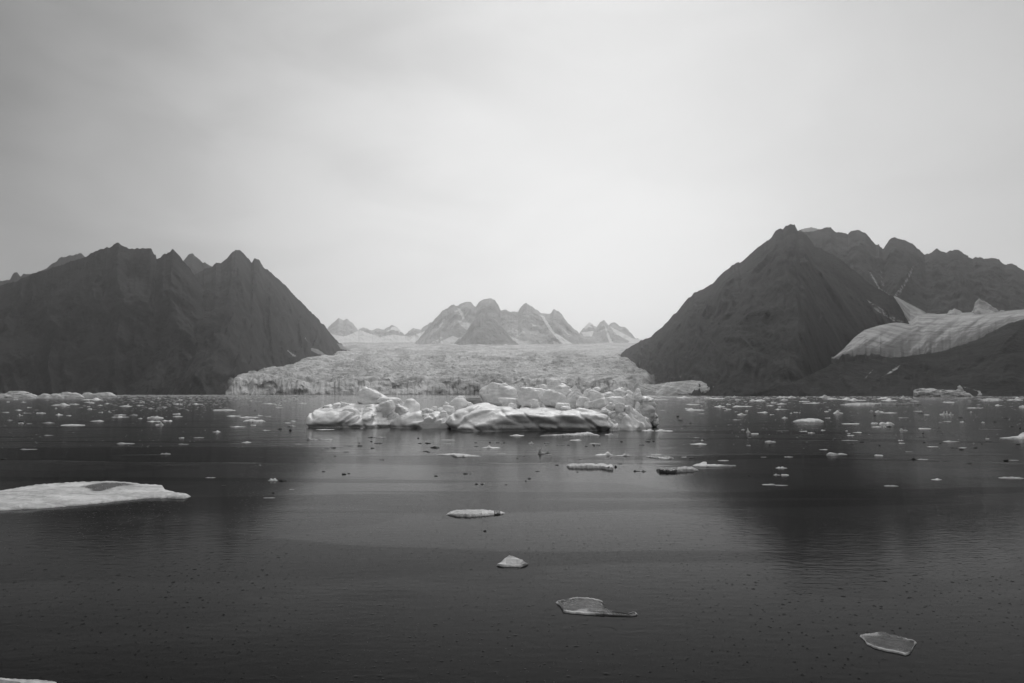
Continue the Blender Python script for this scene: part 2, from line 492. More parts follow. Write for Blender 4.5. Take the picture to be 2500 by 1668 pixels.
# central massif
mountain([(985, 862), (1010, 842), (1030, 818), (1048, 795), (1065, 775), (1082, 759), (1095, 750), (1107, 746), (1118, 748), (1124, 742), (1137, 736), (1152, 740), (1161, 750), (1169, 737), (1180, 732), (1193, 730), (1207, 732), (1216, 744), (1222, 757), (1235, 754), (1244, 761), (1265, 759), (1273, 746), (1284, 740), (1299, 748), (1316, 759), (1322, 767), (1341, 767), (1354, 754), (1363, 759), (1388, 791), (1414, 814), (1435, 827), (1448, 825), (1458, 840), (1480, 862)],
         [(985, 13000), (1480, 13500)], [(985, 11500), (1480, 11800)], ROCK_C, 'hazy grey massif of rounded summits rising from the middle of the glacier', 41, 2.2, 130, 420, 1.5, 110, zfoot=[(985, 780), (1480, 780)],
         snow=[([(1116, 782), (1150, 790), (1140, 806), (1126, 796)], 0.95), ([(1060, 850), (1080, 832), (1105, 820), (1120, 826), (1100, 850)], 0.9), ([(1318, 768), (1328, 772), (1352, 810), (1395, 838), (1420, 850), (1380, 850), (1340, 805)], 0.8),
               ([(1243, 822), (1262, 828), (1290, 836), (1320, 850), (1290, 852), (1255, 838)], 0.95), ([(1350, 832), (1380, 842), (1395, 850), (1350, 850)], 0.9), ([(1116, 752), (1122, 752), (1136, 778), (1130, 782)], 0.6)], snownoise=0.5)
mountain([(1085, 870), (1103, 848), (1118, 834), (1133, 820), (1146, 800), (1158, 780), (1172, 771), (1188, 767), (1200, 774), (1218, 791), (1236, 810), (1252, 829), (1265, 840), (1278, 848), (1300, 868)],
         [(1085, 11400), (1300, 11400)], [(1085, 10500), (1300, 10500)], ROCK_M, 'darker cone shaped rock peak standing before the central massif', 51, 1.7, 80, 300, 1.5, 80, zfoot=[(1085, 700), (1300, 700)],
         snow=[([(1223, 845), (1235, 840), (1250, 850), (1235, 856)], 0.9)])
# left mountains
mountain([(-500, 720), (-200, 690), (-60, 700), (0, 686), (25, 683), (33, 667), (42, 665), (51, 676), (58, 670), (72, 671), (101, 661), (123, 648), (137, 640), (148, 627), (174, 625), (197, 618), (206, 627), (240, 650), (300, 660), (400, 665), (448, 638), (461, 621), (470, 619), (485, 634), (495, 643), (501, 641), (506, 647), (517, 650), (560, 680), (600, 720)],
         [(-500, 7200), (600, 7600)], [(-500, 6000), (600, 6400)], ROCK_L, 'grey jagged peaks showing behind the dark left ridge', 61, 1.8, 90, 260, 2.5, 60)
mountain([(300, 780), (400, 700), (474, 672), (503, 656), (521, 649), (524, 643), (539, 643), (557, 629), (566, 618), (575, 608), (586, 610), (600, 625), (615, 642), (621, 632), (633, 636), (647, 656), (669, 672), (698, 699), (734, 737), (759, 761), (796, 800), (806, 815), (828, 837), (860, 862), (900, 880)],
         [(300, 4700), (560, 5000), (750, 6200), (900, 7600)], [(300, 3200), (500, 2650), (560, 2700), (620, 3200), (700, 4000), (800, 5300), (900, 6600)], ROCK_L, 'dark pointed mountain sloping down to the left edge of the glacier', 71, 2.3, 75, 230, 2.0, 170, 1.12,
         snow=[([(696, 852), (704, 856), (724, 870), (716, 870)], 0.9), ([(758, 849), (775, 852), (798, 868), (780, 866), (760, 858)], 0.62), ([(740, 820), (744, 820), (754, 836), (750, 836)], 0.5), ([(822, 838), (850, 846), (850, 856), (832, 852)], 0.9), ([(820, 858), (832, 858), (832, 864), (822, 864)], 0.8)], snownoise=0.28)
mountain([(-700, 780), (-400, 760), (-150, 735), (0, 699), (36, 688), (87, 667), (123, 656), (174, 638), (210, 627), (224, 618), (242, 610), (271, 603), (278, 597), (286, 592), (297, 600), (311, 605), (313, 609), (336, 608), (362, 606), (369, 607), (376, 623), (380, 622), (383, 633), (398, 621), (416, 616), (421, 609), (438, 625), (448, 638), (463, 656), (474, 670), (520, 740), (560, 840), (590, 960)],
         [(-700, 4600), (590, 4300)], [(-700, 3350), (400, 3250), (560, 2700), (590, 2700)], ROCK_L, 'broad dark mountain with a blunt summit above the left shore', 81, 2.4, 80, 260, 2.5, 170, 1.1, snownoise=0.25)
# right mountains
mountain([(1880, 700), (1930, 580), (1951, 562), (1965, 560), (1981, 556), (2002, 560), (2019, 556), (2028, 558), (2040, 567), (2057, 567), (2070, 573), (2074, 566), (2087, 562), (2104, 565), (2117, 575), (2138, 599), (2145, 597), (2155, 609), (2163, 598), (2172, 586), (2185, 580), (2203, 585), (2223, 594), (2240, 606), (2257, 622), (2274, 620), (2280, 611), (2287, 607), (2300, 612), (2313, 616), (2321, 611), (2330, 611), (2351, 616), (2368, 631), (2375, 633), (2381, 628), (2394, 628), (2405, 633), (2415, 631), (2432, 631), (2453, 647), (2474, 643), (2500, 663), (2560, 690), (2700, 680), (2900, 720), (3200, 760)],
         [(1880, 5200), (3200, 4800)], [(1880, 3500), (2200, 3500), (2500, 3500), (3200, 3000)], ROCK_L, 'long serrated dark ridge behind the side glacier', 91, 2.4, 90, 230, 2.5, 130, 1.0, zfoot=[(1880, 100), (2150, 250), (2500, 300), (3200, 250)],
         snow=[([(1952, 561), (1981, 553), (2005, 560), (1980, 566), (1960, 566)], 0.9), ([(2120, 662), (2128, 668), (2152, 706), (2200, 735), (2185, 735), (2145, 708)], 0.62), ([(2205, 690), (2233, 640), (2226, 670), (2195, 725), (2180, 725)], 0.5), ([(2150, 660), (2158, 660), (2160, 700), (2150, 700)], 0.42)])
mountain([(1500, 880), (1517, 862), (1555, 837), (1589, 824), (1606, 806), (1623, 792), (1645, 767), (1650, 765), (1662, 750), (1677, 733), (1691, 720), (1705, 710), (1721, 705), (1730, 698), (1742, 690), (1757, 673), (1772, 660), (1802, 639), (1806, 643), (1830, 622), (1853, 603), (1868, 590), (1883, 580), (1893, 567), (1904, 557), (1911, 559), (1920, 551), (1930, 548), (1940, 550), (1948, 562), (1968, 572), (1989, 601), (2036, 622), (2091, 665), (2138, 703), (2181, 724), (2198, 750), (2219, 788), (2240, 840), (2260, 880)],
         [(1500, 6800), (1590, 5200), (1750, 4000), (1930, 3600), (2100, 3300), (2260, 3000)], [(1500, 5900), (1560, 3200), (1600, 2300), (1700, 1600), (1800, 1340), (1950, 1340), (2040, 2250), (2110, 2550), (2260, 2900)], ROCK_R, 'tall dark pyramid shaped mountain on the right shore', 101, 2.3, 70, 230, 2.2, 190, 1.25,
         snow=[([(2108, 725), (2140, 745), (2185, 775), (2215, 788), (2180, 785), (2140, 760)], 0.5), ([(1640, 925), (1690, 900), (1690, 906), (1645, 932)], 0.4)], snownoise=0.22)
mountain([(1790, 968), (1860, 956), (1930, 938), (1985, 912), (2032, 889), (2100, 880), (2200, 872), (2300, 858), (2394, 826), (2415, 813), (2457, 792), (2500, 779), (2600, 750), (2800, 740), (3100, 760), (3400, 820)],
         [(1790, 1345), (1900, 1500), (2032, 1760), (2300, 2050), (2500, 2100), (3400, 2100)], [(1790, 1320), (3400, 1320)], ROCK_R, 'black low hill and gravel foreland along the right shore', 111, 1.0, 16, 120, 2.5, 100, 1.35,
         snow=[([(2109, 925), (2120, 912), (2135, 900), (2128, 908), (2116, 922)], 0.5), ([(2150, 922), (2165, 912), (2185, 898), (2200, 890), (2190, 903), (2170, 914)], 0.55), ([(2350, 942), (2395, 955), (2400, 965), (2385, 968), (2388, 958), (2350, 945)], 0.5)], back=1.2)

# ------------------------------------------------------------------ the main glacier
def glacier():
    R = [2480, 2600, 3000, 4000, 5000, 6000, 8000, 10000, 12000, 14000, 16000, 18000]
    Yp = [924, 920, 908, 886, 874, 865, 850, 843, 841, 838, 833, 829]
    Lp = [(2480, 552), (2700, 556), (2850, 590), (3100, 640), (3200, 668), (4000, 702), (5000, 755), (6000, 815), (8000, 780), (24000, 700)]
    Rp = [(2480, 1585), (2750, 1600), (3100, 1600), (3600, 1562), (4200, 1540), (6000, 1512), (8000, 1560), (24000, 1620)]
    ncol = 1050
    # rows: cliff, then surface
    rr = np.concatenate([np.geomspace(2480, 5000, 330), np.geomspace(5000, 18000, 210)[1:]])
    s = np.linspace(0, 1, ncol)
    RR = rr[:, None]
    L = np.interp(rr, [a for a, b in Lp], [b for a, b in Lp])[:, None]
    Rt = np.interp(rr, [a for a, b in Rp], [b for a, b in Rp])[:, None]
    px = L + (Rt - L) * s[None, :]
    # ragged margins
    py = np.interp(RR, R, Yp) + 0 * px
    Y = RR + 0 * px
    # calving front wanders: convex in the middle
    fr = 60 * (fbm(px / 60, px * 0, o=4, seed=3) - 0.5) + 70 * np.abs((px - 1080) / 520) ** 2
    Y = Y + fr * smooth(4500, 2480, RR)
    X, _, Z = P(px, py, Y)
    near = smooth(9000, 2480, RR)
    # crevassed surface: blocks and seracs
    wx = X + 60 * (fbm(X / 150, Y / 150, o=3, seed=8) - 0.5); wy = Y + 60 * (fbm(X / 150, Y / 150, o=3, seed=9) - 0.5)
    cre = fbm(wx / 120 + wy / 400, wy / 42, o=4, seed=12, ridged=True, gain=0.6)
    blk = fbm(wx / 30, wy / 26, o=3, seed=14)
    big = fbm(X / 420, Y / 500, o=3, seed=15)
    low = smooth(10000, 3500, RR)
    Z = Z + ((cre - 0.5) * 30 + (blk - 0.5) * 15) * (0.3 + 0.7 * low) + (big - 0.5) * 80 * smooth(2400, 3000, RR) * (0.5 + 0.5 * smooth(9000, 5000, RR))
    # the front rolls over towards the water; deep notches cut it
    ntc = smooth(0.50, 0.80, fbm(X / 70, Y * 0, o=3, seed=41))
    Z = Z - smooth(2600, 2480, RR) * (8 + 14 * ntc) - 8 * smooth(0.6, 0.85, fbm(wx / 60, wy / 24, o=3, seed=44, ridged=True)) * low
    # margins sink
    edge = smooth(0, 0.03, s)[None, :] * smooth(1, 0.975, s)[None, :]
    Z = Z - (1 - edge) * 40 * (0.4 + fbm(px / 12, RR / 60, o=3, seed=19))
    # cliff rows: from the top of the front down to the water
    ztop = Z[0]; ytop = Y[0]; xtop = X[0]
    nclf = 60
    k = np.linspace(0, 1, nclf)[:, None]
    zc = -4 + (ztop + 4) * k + 0 * px[0]
    u = xtop[None, :] + 0 * k
    pil = fbm(u / 26, zc / 55, o=4, seed=23, ridged=True) - 0.5
    pil2 = fbm(u / 70, zc / 40, o=3, seed=25) - 0.5
    cave = smooth(0.62, 0.75, fbm(u / 60, zc / 30, o=2, seed=26))
    crk = smooth(0.78, 0.95, fbm(u / 16, zc / 90, o=2, seed=29, ridged=True))
    yc = ytop[None, :] + (pil * 26 + pil2 * 46 + cave * 14 + crk * 12) * (1 - k ** 6) - (1 - k ** 1.5) * 75
    xc = u * yc / ytop[None, :]
    XX = np.concatenate([xc[:-1], X]); YY = np.concatenate([yc[:-1], Y]); ZZ = np.concatenate([zc[:-1], Z])
    dirt = np.concatenate([0 * xc[:-1] + smooth(0.0, 0.05, 0.05 - s)[None, :] * 0.5, (1 - edge) * 0.9 + 0 * RR])
    band = 0.30 * smooth(0.5, 0.72, fbm((px + 40 * (fbm(X / 400, Y / 400, o=2, seed=52) - 0.5)) / 34, RR / 2600, o=3, seed=51)) * smooth(2600, 3600, RR)
    dirt[nclf - 1:] = np.maximum(dirt[nclf - 1:], band)
    dirt = np.clip(dirt * 1.1, 0, 1)
    o = mesh_obj('glacier', np.stack([XX, YY, ZZ], -1), grid_faces(*XX.shape), GLAC, attr={'dirt': dirt})
    recentre(o, (0, 2600, 0))
    tag(o, 'wide pale crevassed glacier flowing to a cliff at the water', 'glacier', kind='structure')
glacier()

def tongue():
    """low fluted ice tongue along the foot of the right mountain"""
    px = np.linspace(1560, 1752, 260)
    top = interp([(1560, 935), (1580, 938), (1600, 940), (1630, 934), (1660, 932), (1690, 929), (1712, 931), (1730, 939), (1752, 944)], px)
    bot = interp([(1560, 966), (1640, 966), (1700, 960), (1730, 952), (1752, 945)], px)
    Yb = interp([(1560, 2250), (1650, 2000), (1752, 1750)], px)
    rows = 70
    k = np.linspace(0, 1, rows)[:, None]
    xb, _, zb = P(px, bot, Yb)
    Yt = Yb + 190
    xt, _, zt = P(px, top, Yt)
    Z = zb + (zt - zb) * (1 - (1 - k) ** 1.8)
    Y = Yb + (Yt - Yb) * k ** 1.2
    X = (xb / Yb) * Y
    fl = fbm((X + k * 50) / 12, k * 2.2, o=3, seed=4, ridged=True) - 0.5
    Z = Z + fl * 11 * smooth(0, 0.2, k) * smooth(1.02, 0.6, k) ; Y = Y + fl * 16
    Z[0] -= 6
    Z[-1] -= 10
    dirt = smooth(0.55, 0.75, fbm(X / 60, Y / 60, o=3, seed=8)) * 0.4 + smooth(1700, 1752, px)[None, :] * 0.2
    o = mesh_obj('glacier_tongue', np.stack([X, Y, Z], -1), grid_faces(*X.shape), GLAC, attr={'dirt': dirt})
    recentre(o, (float(X.mean()), float(Y.mean()), 0))
    tag(o, 'low dirty grey ice tongue ending on the right shore', 'glacier', kind='structure')
tongue()

def side_glacier():
    """hanging glacier coming down behind the dark hill of the right shore"""
    upper = [(2036, 872), (2060, 852), (2085, 825), (2110, 806), (2150, 794), (2200, 785), (2225, 784), (2240, 770), (2285, 768), (2330, 765), (2400, 761), (2450, 760), (2500, 756), (2700, 740)]
    lower = [(2036, 880), (2060, 878), (2100, 876), (2150, 878), (2200, 880), (2260, 874), (2320, 866), (2380, 842), (2420, 820), (2500, 800), (2700, 780)]
    px = np.linspace(2030, 2700, 420)
    a = interp(upper, px)
    b = interp(lower, px) - 16 * np.clip(fbm(px / 22, px * 0, o=5, seed=91, gain=0.65) - 0.35, 0, 1) * smooth(2030, 2080, px) - 3
    rows = 120
    k = np.linspace(0, 1, rows)[:, None]
    Yn = interp([(2030, 2050), (2200, 2150), (2400, 2250), (2700, 2300)], px)
    Yf = interp([(2030, 2150), (2100, 2600), (2250, 3400), (2500, 3600), (2700, 3600)], px)
    Y = Yn + (Yf - Yn) * k
    py = b + (a - b) * (1 - (1 - k) ** 1.3)
    X, _, Z = P(px[None, :] + 0 * k, py, Y)
    wq = 120 * (fbm(X / 180, Y / 260, o=3, seed=57) - 0.5)
    st = fbm(X / 260 + Y / 400, (Y * 0.8 - X * 0.45 + wq) / 62, o=5, seed=5, ridged=True) - 0.5
    Z = Z + st * 2.5 * (0.3 + fbm(X / 200, Y / 200, o=2, seed=55))
    Z[:30] += ((fbm(px / 11, px * 0, o=4, seed=56) - 0.5) * 26)[None, :] * np.linspace(1, 0, 30)[:, None]
    c = px[None, :] / 34.0 - k * 4.2
    al = px[None, :] / 260.0 + k * 1.5
    nz = fbm(c * 1.6, al, o=4, seed=6)
    nz2 = fbm(px[None, :] / 14 + 0 * k, k * 5, o=3, seed=26)
    edge = smooth(0.80, 0.12, k + (nz - 0.5) * 0.9 + (nz2 - 0.5) * 0.25)
    dirt = edge * 1.0
    dirt = np.maximum(dirt, 0.8 * smooth(0.54, 0.66, fbm(c * 2.2 + 1.6 * fbm(px[None, :] / 60 + 0 * k, k * 4, o=3, seed=93), al * 1.4, o=5, seed=15, gain=0.62)) * smooth(0.95, 0.2, k) * smooth(2520, 2350, px)[None, :])
    dirt = np.maximum(dirt, 0.85 * smooth(0.5, 0.15, k) * smooth(2230, 2330, px)[None, :] * smooth(2440, 2400, px)[None, :])
    Z[0] -= 60
    o = mesh_obj('glacier', np.stack([X, Y, Z], -1), grid_faces(*X.shape), GLAC_SIDE, attr={'dirt': dirt})
    recentre(o, (float(X.mean()), float(Y.mean()), 0))
    tag(o, 'streaked pale side glacier curving down beside the dark hill', 'glacier', kind='structure')
    # upper arm going up left, and the ice falls at the back
    def patch(poly_top, poly_bot, Y0_, Y1_, label, seed, rough):
        px = np.linspace(poly_top[0][0], poly_top[-1][0], 120)
        a = interp(poly_top, px); b = interp(poly_bot, px)
        k = np.linspace(0, 1, 40)[:, None]
        Y = Y0_ + (Y1_ - Y0_) * k + 0 * px
        py = b + (a - b) * k + rough * (fbm(px / 8 + 0 * k, k * 3 + px * 0, o=4, seed=seed) - 0.5)
        X, _, Z = P(px[None, :] + 0 * k, py, Y)
        Z[0] -= 30
        o = mesh_obj('snowfield', np.stack([X, Y, Z], -1), grid_faces(*X.shape), GLAC_SIDE, attr={'dirt': 0.15 + 0 * X})
        recentre(o, (float(X.mean()), float(Y.mean()), 0))
        tag(o, label, 'snowfield', kind='structure')
    patch([(2183, 724), (2200, 731), (2230, 746), (2262, 764), (2300, 768)], [(2183, 726), (2200, 752), (2222, 786), (2262, 786), (2300, 786)], 3250, 3600, 'smooth snow arm climbing into the gully right of the tall mountain', 3, 3)
    patch([(2308, 770), (2320, 759), (2330, 752), (2340, 758), (2355, 768), (2376, 760), (2380, 740), (2390, 731), (2410, 738), (2425, 748), (2440, 757), (2470, 765)], [(2308, 771), (2340, 774), (2400, 776), (2470, 770)], 3300, 3480, 'broken ice cliffs at the top of the side glacier', 7, 9)
side_glacier()

# ------------------------------------------------------------------ the big iceberg
def rock_sdf(X, Y, Z, c, r, seed, nplanes=14, k=9.0, rot=0.0, noise=0.06, box=0.0):
    """rounded irregular polyhedron of radii r round c"""
    rs = np.random.RandomState(seed)
    x, y, z = X - c[0], Y - c[1], Z - c[2]
    if rot:
        x, z = x * math.cos(rot) - z * math.sin(rot), x * math.sin(rot) + z * math.cos(rot)
    w = noise * 1.2
    x = x / r[0]; y = y / r[1]; z = z / r[2]
    nn = fbm(x * 1.3 + seed, y * 1.3, z * 1.3, o=3, seed=seed) - 0.5
    nrm = rs.normal(size=(nplanes, 3)); nrm /= np.linalg.norm(nrm, axis=1)[:, None]
    off = 0.56 + 0.36 * rs.rand(nplanes)
    if box:
        ax = np.array([[1, 0, 0], [-1, 0, 0], [0, 1, 0], [0, -1, 0], [0, 0, 1], [0, 0, -1]], float)
        nrm = np.concatenate([nrm, ax]); off = np.concatenate([off + 0.33, 0.70 + 0.16 * rs.rand(6)])
        yw = rs.uniform(-0.6, 0.6); tl = rs.uniform(-0.3, 0.3)
        Rm = np.array([[math.cos(yw), -math.sin(yw), 0], [math.sin(yw), math.cos(yw), 0], [0, 0, 1]]) @ np.array([[1, 0, 0], [0, math.cos(tl), -math.sin(tl)], [0, math.sin(tl), math.cos(tl)]])
        nrm[-6:] = nrm[-6:] @ Rm.T
    acc = np.zeros_like(x)
    for n_, o_ in zip(nrm, off):
        acc += np.exp(k * (x * n_[0] + y * n_[1] + z * n_[2] - o_))
    ell = np.sqrt(x * x + y * y + z * z) - 1.0
    acc += np.exp(k * ell)
    f = np.log(acc) / k + nn * noise * 4
    return f * min(r)

def sdf_piece(name, fn, lo, hi, h, mat, parent, off):
    lo = np.asarray(lo, float); hi = np.asarray(hi, float)
    n = np.maximum(((hi - lo) / h).astype(int) + 2, 6)
    gx = lo[0] + h * np.arange(n[0]); gy = lo[1] + h * np.arange(n[1]); gz = lo[2] + h * np.arange(n[2])
    X, Y, Z = np.meshgrid(gx, gy, gz, indexing='ij')
    F = fn(X.astype(np.float32), Y.astype(np.float32), Z.astype(np.float32))
    for ax_ in range(3):
        F = 0.5 * F + 0.25 * (np.roll(F, 1, ax_) + np.roll(F, -1, ax_))
    F[0], F[-1] = 1, 1; F[:, 0], F[:, -1] = 1, 1; F[:, :, 0] = 1; F[:, :, -1] = 1
    V, Q = surface_nets(F, lo, h)
    return mesh_obj(name, V - np.asarray(off), Q, mat, parent)

def smin(a, b, k):
    hh = np.clip(0.5 + 0.5 * (b - a) / k, 0, 1)
    return b * (1 - hh) + a * hh - k * hh * (1 - hh)

def dome(X, Y, Z, px, top, hw, d, b, n=2.4, m=2.0, base=-0.9, skew=0.0):
    """dome whose top shows at row top and whose sides span hw pixels each way"""
    cx, _, zt = P(px, top, d)
    a = hw / FPX * d
    hgt = zt - base
    x = np.abs((X - cx + skew * (Z - base)) / a); y = np.abs((Y - d) / b); z = np.maximum(Z - base, 0) / hgt
    q = (x ** n + y ** n) ** (m / n) + z ** m
    return (q ** (1 / m) - 1) * min(a, b, hgt)

def ridgen(x, y, z, seed, o=4):
    return fbm(x, y, z, o=o, seed=seed, ridged=True)

def big_iceberg():
    D0 = 102.0
    cx, _, _ = P(1180, 1000, D0)
    org = (float(cx), D0, 0.0)
    root = empty('iceberg', org)
    tag(root, 'big white iceberg with rounded boulders of ice heaped along its crest', 'iceberg')
    hv = 0.13
    def left_body(X, Y, Z):
        wx = X + 1.2 * (fbm(X / 2.5, Y / 2.5, Z / 2.5, o=2, seed=2) - 0.5)
        f = dome(wx, Y, Z, 812, 999, 60, 106, 4.6, 2.3, 2.2)
        f = smin(f, dome(wx, Y, Z, 850, 984, 98, 112, 4.8, 2.8, 2.6), 0.35)
        f = smin(f, dome(wx, Y, Z, 920, 986, 50, 109.5, 4.0, 2.6, 2.6), 0.35)
        f = smin(f, dome(wx, Y, Z, 903, 1006, 58, 105.0, 3.8, 2.3, 2.0), 0.35)
        f = smin(f, dome(wx, Y, Z, 778, 1001, 30, 106.5, 4.0, 2.4, 2.4), 0.25)
        f = smin(f, dome(wx, Y, Z, 855, 1000, 40, 104.6, 3.0, 2.2, 1.8), 0.25)
        f = smin(f, dome(wx, Y, Z, 790, 988, 12, 110.5, 2.0, 2.0, 1.0), 0.2)
        f = smin(f, dome(wx, Y, Z, 1003, 971, 62, 107.5, 4.6, 2.0, 1.25), 0.4)
        f = smin(f, dome(wx, Y, Z, 1012, 1003, 62, 103.2, 3.6, 2.3, 1.9), 0.6)
        f = smin(f, dome(wx, Y, Z, 955, 986, 40, 110, 4, 2.5, 2.4), 0.4)
        f = smin(f, dome(wx, Y, Z, 1070, 1004, 52, 103.5, 6, 2.3, 2.0), 0.6)
        # sloping flutes down the front
        sk = X - 1.15 * Z
        g1 = ridgen(sk / 2.3, Y / 9, Z / 8, 5, 2)
        f = f + 0.75 * smooth(P(755, 1000, 104)[0], P(800, 1000, 104)[0], X) * (smooth(0.5, 0.95, g1) - 0.45) * smooth(0.2, 1.0, Z) * smooth(4.4, 2.2, Z)
        g2 = ridgen((X * 0.4 + Z * 1.7) / 2.1, Y / 7, Z / 5, 6, 3)
        f = f + 0.16 * (g2 - 0.5)
        f = f + 0.55 * (fbm(X / 3.2, Y / 3.2, Z / 2.2, o=4, seed=7) - 0.55)
        crk = smooth(0.78, 1.0, 1 - np.abs(2 * vnoise(X / 1.9 + 0.3 * Z, Y / 3, Z / 1.9, 67) - 1))
        f = f + 0.32 * crk + 0.25 * (fbm(X / 1.1, Y / 1.1, Z / 0.8, o=3, seed=68) - 0.5)
        # cavern between the two humps
        c = P(943, 1017, 102.4)
        cave = np.sqrt(((X - c[0] - 0.35 * (Z - c[2])) / 1.05) ** 2 + ((Y - c[1]) / 2.6) ** 2 + ((Z - c[2]) / 0.72) ** 2) - 1
        f = np.maximum(f, -cave * 0.8)
        f = f + 0.5 * np.exp(-((Z + 0.03) / 0.3) ** 2)
        return f
    a0 = P(740, 1000, 104)[0]; a1 = P(1135, 1000, 104)[0]
    sdf_piece('lobe', left_body, (a0, 99, -1.0), (a1, 118, 6.6), hv, ICE, root, org)
    def right_body(X, Y, Z):
        wx = X + 1.0 * (fbm(X / 3, Y / 3, Z / 3, o=2, seed=12) - 0.5)
        f = dome(wx, Y, Z, 1163, 980, 74, 100, 6.5, 2.3, 1.9)
        f = smin(f, dome(wx, Y, Z, 1190, 1006, 90, 95.2, 4.6, 2.3, 2.0), 0.35)
        f = smin(f, dome(wx, Y, Z, 1325, 996, 165, 101, 9.6, 4.0, 5.0), 0.5)
        f = smin(f, dome(wx, Y, Z, 1250, 1013, 95, 94.0, 3.2, 2.6, 2.4), 0.4)
        # bedding: thin ledges that sag to the left
        lay = Z + 0.10 * X + 0.5 * (fbm(X / 6, Y / 6, o=2, seed=15) - 0.5)
        f = f + 0.30 * (ridgen(X / 9, Y / 9, lay / 0.62, 16, 3) - 0.5)
        sk = X * 0.75 - 1.6 * Z
        g = ridgen(sk / 3.4, Y / 8, Z / 5, 17, 2)
        lft = smooth(P(1330, 1000, 95)[0], P(1180, 1000, 95)[0], X)
        f = f + 1.1 * (smooth(0.5, 0.97, g) - 0.4) * lft * smooth(0.2, 1.0, Z)
        f = f + 0.75 * (fbm(X / 2.4, Y / 2.4, Z / 1.3, o=4, seed=18, gain=0.55) - 0.5)
        # leaning front wall with broad scallops and an uneven brow
        scal = fbm(X / 3.6 + 0.3 * Z, Z / 3.0, o=2, seed=61, ridged=True) - 0.5
        r_ = smooth(P(1200, 1000, 92)[0], P(1300, 1000, 92)[0], X)
        lip = 2.3 - 0.9 * smooth(P(1400, 1000, 92)[0], P(1490, 1000, 92)[0], X) + 1.1 * (fbm(X / 3.0, Y * 0, o=4, seed=64) - 0.5)
        rec = np.clip(lip - Z, 0, 3)
        wall = 90.9 + 0.8 * r_ + (0.08 + 0.10 * r_) * rec + (0.04 + 0.05 * r_) * rec ** 2 + 1.1 * scal * smooth(0, 0.9, rec) + 0.9 * (fbm(X / 5, Z / 5, o=3, seed=62) - 0.5)
        f = np.maximum(f, (wall - Y) * 0.85)
        crk = smooth(0.80, 1.0, 1 - np.abs(2 * vnoise(X / 2.6 + 0.4 * Z, Y / 4, Z / 2.2, 66) - 1))
        f = f + 0.30 * crk
        f = f + 0.4 * np.exp(-((Z + 0.03) / 0.3) ** 2)
        return f
    a0 = P(1080, 1000, 100)[0]; a1 = P(1520, 1000, 100)[0]
    sdf_piece('slab', right_body, (a0, 89, -1.0), (a1, 113, 5.4), hv, ICE, root, org)
    def fan(X, Y, Z):
        ax, _, az = P(1455, 980, 104)
        f = dome(X, Y, Z, 1502, 980, 98, 101.2, 9.6, 2.0, 1.35)
        th = np.arctan2(Y - 104.0, X - ax)
        rr_ = np.hypot(X - ax, Y - 104)
        rib = fbm(th * 9.0 + 0.4 * (fbm(X / 1.5, Y / 1.5, Z / 1.5, o=2, seed=22) - 0.5), rr_ / 5.5, Z / 7, o=3, seed=21, ridged=True) - 0.5
        f = f + 2.6 * (0.27 - rib) * smooth(0.6, 2.6, rr_)
        f = f + 0.3 * (fbm(X / 0.8, Y / 0.8, Z / 0.8, o=3, seed=23, ridged=True) - 0.5)
        return f + 0.35 * np.exp(-((Z + 0.03) / 0.3) ** 2)
    a0 = P(1400, 1000, 100)[0]; a1 = P(1605, 1000, 100)[0]
    sdf_piece('ribbed_apron', fan, (a0, 91.5, -1.0), (a1, 111, 5.0), hv, ICE, root, org)
    # boulders: x0, x1, top, bottom (photo pixels), distance, seed, angular, rotation
    BL = [(1166, 1266, 938, 992, 109, 3, 0, 0.0), (1209, 1274, 968, 1000, 104.5, 5, 0, 0.1), (1260, 1343, 944, 1000, 104, 8, 1, 0.08),
          (1314, 1392, 930, 980, 110, 11, 0, 0.1), (1328, 1380, 917, 962, 110.2, 12, 0, 0.75), (1378, 1418, 943, 974, 111, 14, 0, -0.3), (1320, 1381, 954, 1000, 100.5, 17, 1, 0.42),
          (1354, 1393, 981, 1006, 98, 20, 0, 0.0), (1366, 1398, 991, 1008, 96.5, 21, 0, 0.2), (1381, 1427, 955, 995, 103, 23, 1, -0.6),
          (1425, 1458, 949, 977, 106, 26, 0, 0.0), (1447, 1467, 944, 957, 106.5, 29, 0, 0.0), (1433, 1476, 955, 993, 102.5, 31, 0, 0.3), (1462, 1501, 953, 988, 103.5, 32, 0, 0.0),
          (1474, 1530, 968, 1003, 101, 35, 1, 0.15), (1492, 1530, 952, 976, 105, 38, 0, 0.2), (1522, 1547, 952, 972, 105.5, 41, 0, 0.0),
          (1514, 1550, 963, 1006, 101.5, 44, 1, -0.5), (1544, 1566, 950, 988, 103, 47, 0, 0.15), (1558, 1600, 965, 1010, 103, 50, 1, 0.1),
          (1560, 1600, 988, 1034, 102.8, 52, 1, 0.1), (1572, 1608, 1004, 1032, 103.5, 53, 0, 0.5), (1585, 1608, 1022, 1044, 104, 56, 0, 0.2), (1547, 1565, 984, 1022, 99.5, 59, 0, 0.0), (1530, 1556, 996, 1020, 99.5, 60, 0, 0.3),
          (868, 954, 953, 1002, 112.0, 62, 1, 0.5), (922, 986, 970, 996, 109.5, 65, 0, 0.05), (918, 966, 980, 1008, 106.5, 68, 1, -0.35),
          (1096, 1142, 968, 1004, 106, 71, 1, -0.75), (1080, 1104, 980, 1004, 107.5, 74, 1, 0.5), (1082, 1112, 988, 1010, 104, 77, 1, 0.1), (1125, 1155, 977, 1000, 108, 79, 0, -0.2),
          (1048, 1070, 990, 1006, 105.5, 80, 0, 0.0), (1066, 1088, 996, 1012, 104, 83, 0, 0.0), (1030, 1056, 1010, 1030, 100.8, 86, 0, 0.2), (1052, 1068, 1012, 1034, 101.3, 88, 0, 0.2), (1064, 1092, 1004, 1040, 101, 89, 0, 0.1)]
